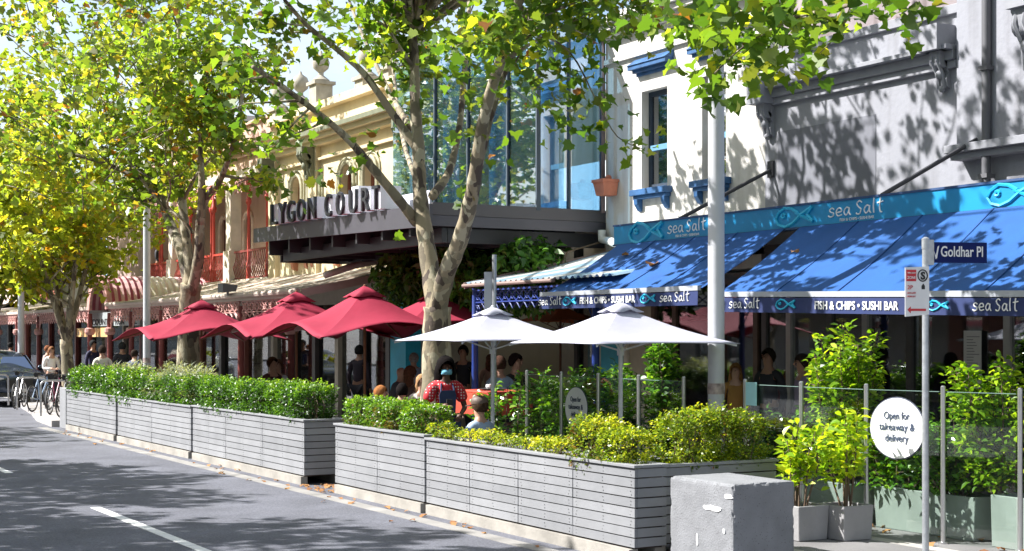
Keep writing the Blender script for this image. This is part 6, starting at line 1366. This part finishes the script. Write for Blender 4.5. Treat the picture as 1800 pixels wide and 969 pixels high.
# ------------------------------------------------------------------ bicycles, hoops
def bicycle(label, x, y, rz, fcol, z=.15, group='bicycles parked at the hoops'):
    t = thing('bicycle', label, 'bicycle', (x, y, z), rz, group); fm_ = col(*fcol, .3); bk = col(.02, .02, .02)
    for cx, nm in ((-.52, 'rear'), (.52, 'front')):
        mb = MB(); mb.tube([(cx + .33 * cos(a), 0, .34 + .33 * sin(a)) for a in np.linspace(0, 2 * pi, 29)], .018, 6, cap=False); wl = mb.build('wheel', bk, t, local=True)
        mb = MB(); mb.tube([(cx + .305 * cos(a), 0, .34 + .305 * sin(a)) for a in np.linspace(0, 2 * pi, 25)], .008, 4, cap=False)
        for a in np.linspace(0, 2 * pi, 19)[:-1]: mb.tube([(cx, .01, .34), (cx + .3 * cos(a), 0, .34 + .3 * sin(a))], .0025, 3)
        mb.tube([(cx, -.05, .34), (cx, .05, .34)], .02, 6); mb.build('rim', col(.5, .5, .5, .3, .7), wl, local=True)
    mb = MB(); H_ = (.40, 0, .78); S_ = (-.18, 0, .82); B_ = (-.08, 0, .30)
    for a, b in ((H_, S_), (H_, B_), (S_, B_), (B_, (-.52, 0, .34)), (S_, (-.52, 0, .34))): mb.tube([a, b], .016, 7)
    mb.tube([(.37, 0, .90), (.42, 0, .72), (.47, 0, .5), (.52, 0, .34)], .015, 7); mb.build('frame', fm_, t, smooth='auto', local=True)
    mb = MB(); mb.tube([(.30, -.27, .98), (.36, -.12, .96), (.36, 0, .94), (.36, .12, .96), (.30, .27, .98)], .012, 6); mb.tube([(.37, 0, .88), (.36, 0, .95)], .014, 6); mb.build('handlebar', bk, t, local=True)
    mb = MB(); mb.tube([(-.32, 0, .94), (-.18, 0, .955), (-.02, 0, .945)], [.06, .05, .02], 8); mb.tube([(-.18, 0, .8), (-.2, 0, .94)], .013, 6); mb.build('saddle', bk, t, local=True)
    mb = MB(); mb.lathe([(.09, -.005), (.09, .005)], (0, 0, 0), 16); mb.v = [(v[0] - .08, v[2] - .04, v[1] + .30) for v in mb.v]; mb.tube([(-.08, -.05, .3), (.02, -.08, .16)], .01, 5); mb.tube([(-.08, .05, .3), (-.18, .08, .44)], .01, 5); mb.box(-.02, -.14, .15, .06, -.06, .17); mb.box(-.22, .06, .43, -.14, .14, .45); mb.build('crank', bk, t, local=True)
    return t
bicycle('black bicycle with silver wheels nearest the grey end box', 8.45, 36.3, 1.0, (.03, .03, .04))
bicycle('maroon bicycle in the middle of the bicycle group', 8.5, 37.9, 1.1, (.25, .03, .08))
bicycle('pale blue bicycle behind the maroon one', 8.45, 39.3, .95, (.25, .35, .5))
bicycle('white bicycle farthest left of the group', 8.3, 41.2, 1.15, (.5, .5, .5))
def hoop(label, x, y, rz):
    t = None; mb = MB(); r = .12; h = .85; w2 = .4
    pts = [(-w2, 0, 0), (-w2, 0, h - r)] + [(-w2 + r - r * cos(a), 0, h - r + r * sin(a)) for a in np.linspace(0, pi / 2, 5)[1:]] + [(w2 - r + r * sin(a), 0, h - r + r * cos(a)) for a in np.linspace(0, pi / 2, 5)] + [(w2, 0, 0)]
    mb.tube(pts, .026, 10); o = mb.build('bike_hoop', steel, None, smooth='auto'); o.location = (x, y, .15); o.rotation_euler = (0, 0, rz); tag(o, label, 'bike hoop', 'steel bicycle hoops on the kerb outstand')
hoop('steel bicycle hoop between the black and maroon bicycles', 8.3, 36.9, .25)
hoop('leftmost steel bicycle hoop in front of the dark car', 7.95, 42.9, .1)
hoop('steel bicycle hoop between the pale blue and white bicycles', 8.4, 40.2, .25)
# ------------------------------------------------------------------ car
def car(label, x, y, rz, paint, z=0):
    t = thing('parked_car', label, 'car', (x, y, z), rz)
    # stations along the length (local -Y is the nose): y, half width, bottom, shoulder, roof, roof half width
    st = [(-2.30, .70, .45, .74, .76, .62), (-2.22, .84, .30, .88, .92, .70), (-1.75, .93, .26, .98, 1.03, .74), (-1.15, .95, .26, 1.02, 1.08, .76), (-1.0, .95, .26, 1.03, 1.12, .74), (-.45, .95, .26, 1.05, 1.55, .64), (.2, .95, .26, 1.05, 1.66, .63),
          (1.2, .95, .26, 1.06, 1.64, .62), (1.85, .94, .28, 1.06, 1.52, .60), (2.2, .90, .32, 1.05, 1.18, .64), (2.32, .80, .42, .95, 1.0, .6)]
    mb = MB(); rows = []
    for (yy, hw, zb, zs, zr, rw) in st:
        pr = [(-hw * .9, zb), (-hw, zb + .15), (-hw, zs - .12), (-hw * .97, zs), (-(hw * .45 + rw * .55), (zs * .5 + zr * .5)), (-rw, zr - .03), (-rw * .6, zr + .01), (0, zr + .02)]
        pr = pr + [(-a, b) for a, b in reversed(pr[:-1])]; rows.append([(a, yy, b) for a, b in pr])
    n = len(rows[0]); vs = [v for r in rows for v in r]; fs = []
    for i in range(len(rows) - 1):
        for j in range(n): fs.append((i * n + j, i * n + (j + 1) % n, (i + 1) * n + (j + 1) % n, (i + 1) * n + j))
    fs += [tuple(range(n)), tuple(range((len(rows) - 1) * n, len(rows) * n))]
    mb.add(vs, fs); bd = mb.build('body', paint, t, smooth='auto', local=True); s_ = bd.modifiers.new('s', 'SUBSURF'); s_.levels = s_.render_levels = 2
    gl_ = glassmat('car_glass', (.05, .07, .08), .9)
    mb = MB(); mb.prism([(-.74, 0), (.74, 0), (.60, .62), (-.60, .62)], (0, -1.08, 1.06), (1, 0, 0), (0, .8, .62), (0, -.5, .6), .02); mb.build('windscreen', gl_, t, local=True)
    for s_ in (-1, 1):
        mb = MB(); mb.prism([(-.75, 1.08), (1.75, 1.1), (1.35, 1.5), (-.35, 1.5)], (s_ * .905, 0, 0), (0, 1, 0), (-s_ * .0, 0, 1), (-s_, 0, .0), .02)
        mb.v = [(v[0] - s_ * max(0, (v[2] - 1.06)) * .42, v[1], v[2]) for v in mb.v]; mb.build('side_window', gl_, t, local=True)
        mb = MB(); mb.ball((s_ * 1.05, -.78, 1.12), .11, 10, sx=1, sy=.6, sz=.8); mb.build('wing_mirror', paint, t, smooth=True, local=True)
        mb = MB(); mb.prism([(0, 0), (.34, .06), (.36, .16), (.02, .12)], (s_ * .42, -2.26 if s_ > 0 else -2.26, .74), (s_, 0, 0), (0, 0, 1), (0, .35, 0), .12); mb.build('headlight', col(.7, .72, .75, .15), t, local=True)
        for yy in (-1.45, 1.45):
            mb = MB(); mb.lathe([(.2, -.11), (.33, -.11), (.35, -.06), (.35, .06), (.33, .11), (.2, .11)], (0, 0, 0), 24); mb.v = [(s_ * .86 + v[2], yy + v[0], .35 + v[1]) for v in mb.v]; wl = mb.build('wheel', col(.02, .02, .02), t, smooth='auto', local=True)
            mb = MB(); mb.lathe([(.22, -.09), (.22, .09), (.06, .12)], (0, 0, 0), 20); mb.v = [(s_ * .88 + v[2] * s_, yy + v[0], .35 + v[1]) for v in mb.v]; mb.build('rim', col(.4, .4, .42, .3, .7), wl, smooth='auto', local=True)
    mb = MB(); mb.box(-.38, -2.36, .55, .38, -2.24, .80)
    mb.build('grille', col(.02, .02, .02), t, local=True)
    mb = MB(); mb.box(-.19, -2.375, .44, .19, -2.33, .54); mb.build('number_plate', col(.7, .7, .68), t, local=True)
    mb = MB(); mb.box(-.8, -2.31, .30, .8, -2.2, .42); mb.build('bumper', col(.03, .03, .03), t, bevel=.02, local=True)
    return t
cpaint = mat('navy_car_paint', (.045, .06, .09), .16, .05, 3, metal=.4)
car('dark navy car parked facing the camera behind the bicycles', 8.9, YU(22, 8.9) + 2.0, .06, cpaint)
car('silver car parked farther along beyond the dark navy car', 8.8, 60, .02, mat('silver_car_paint', (.35, .36, .38), .2, .05, 3, metal=.5))
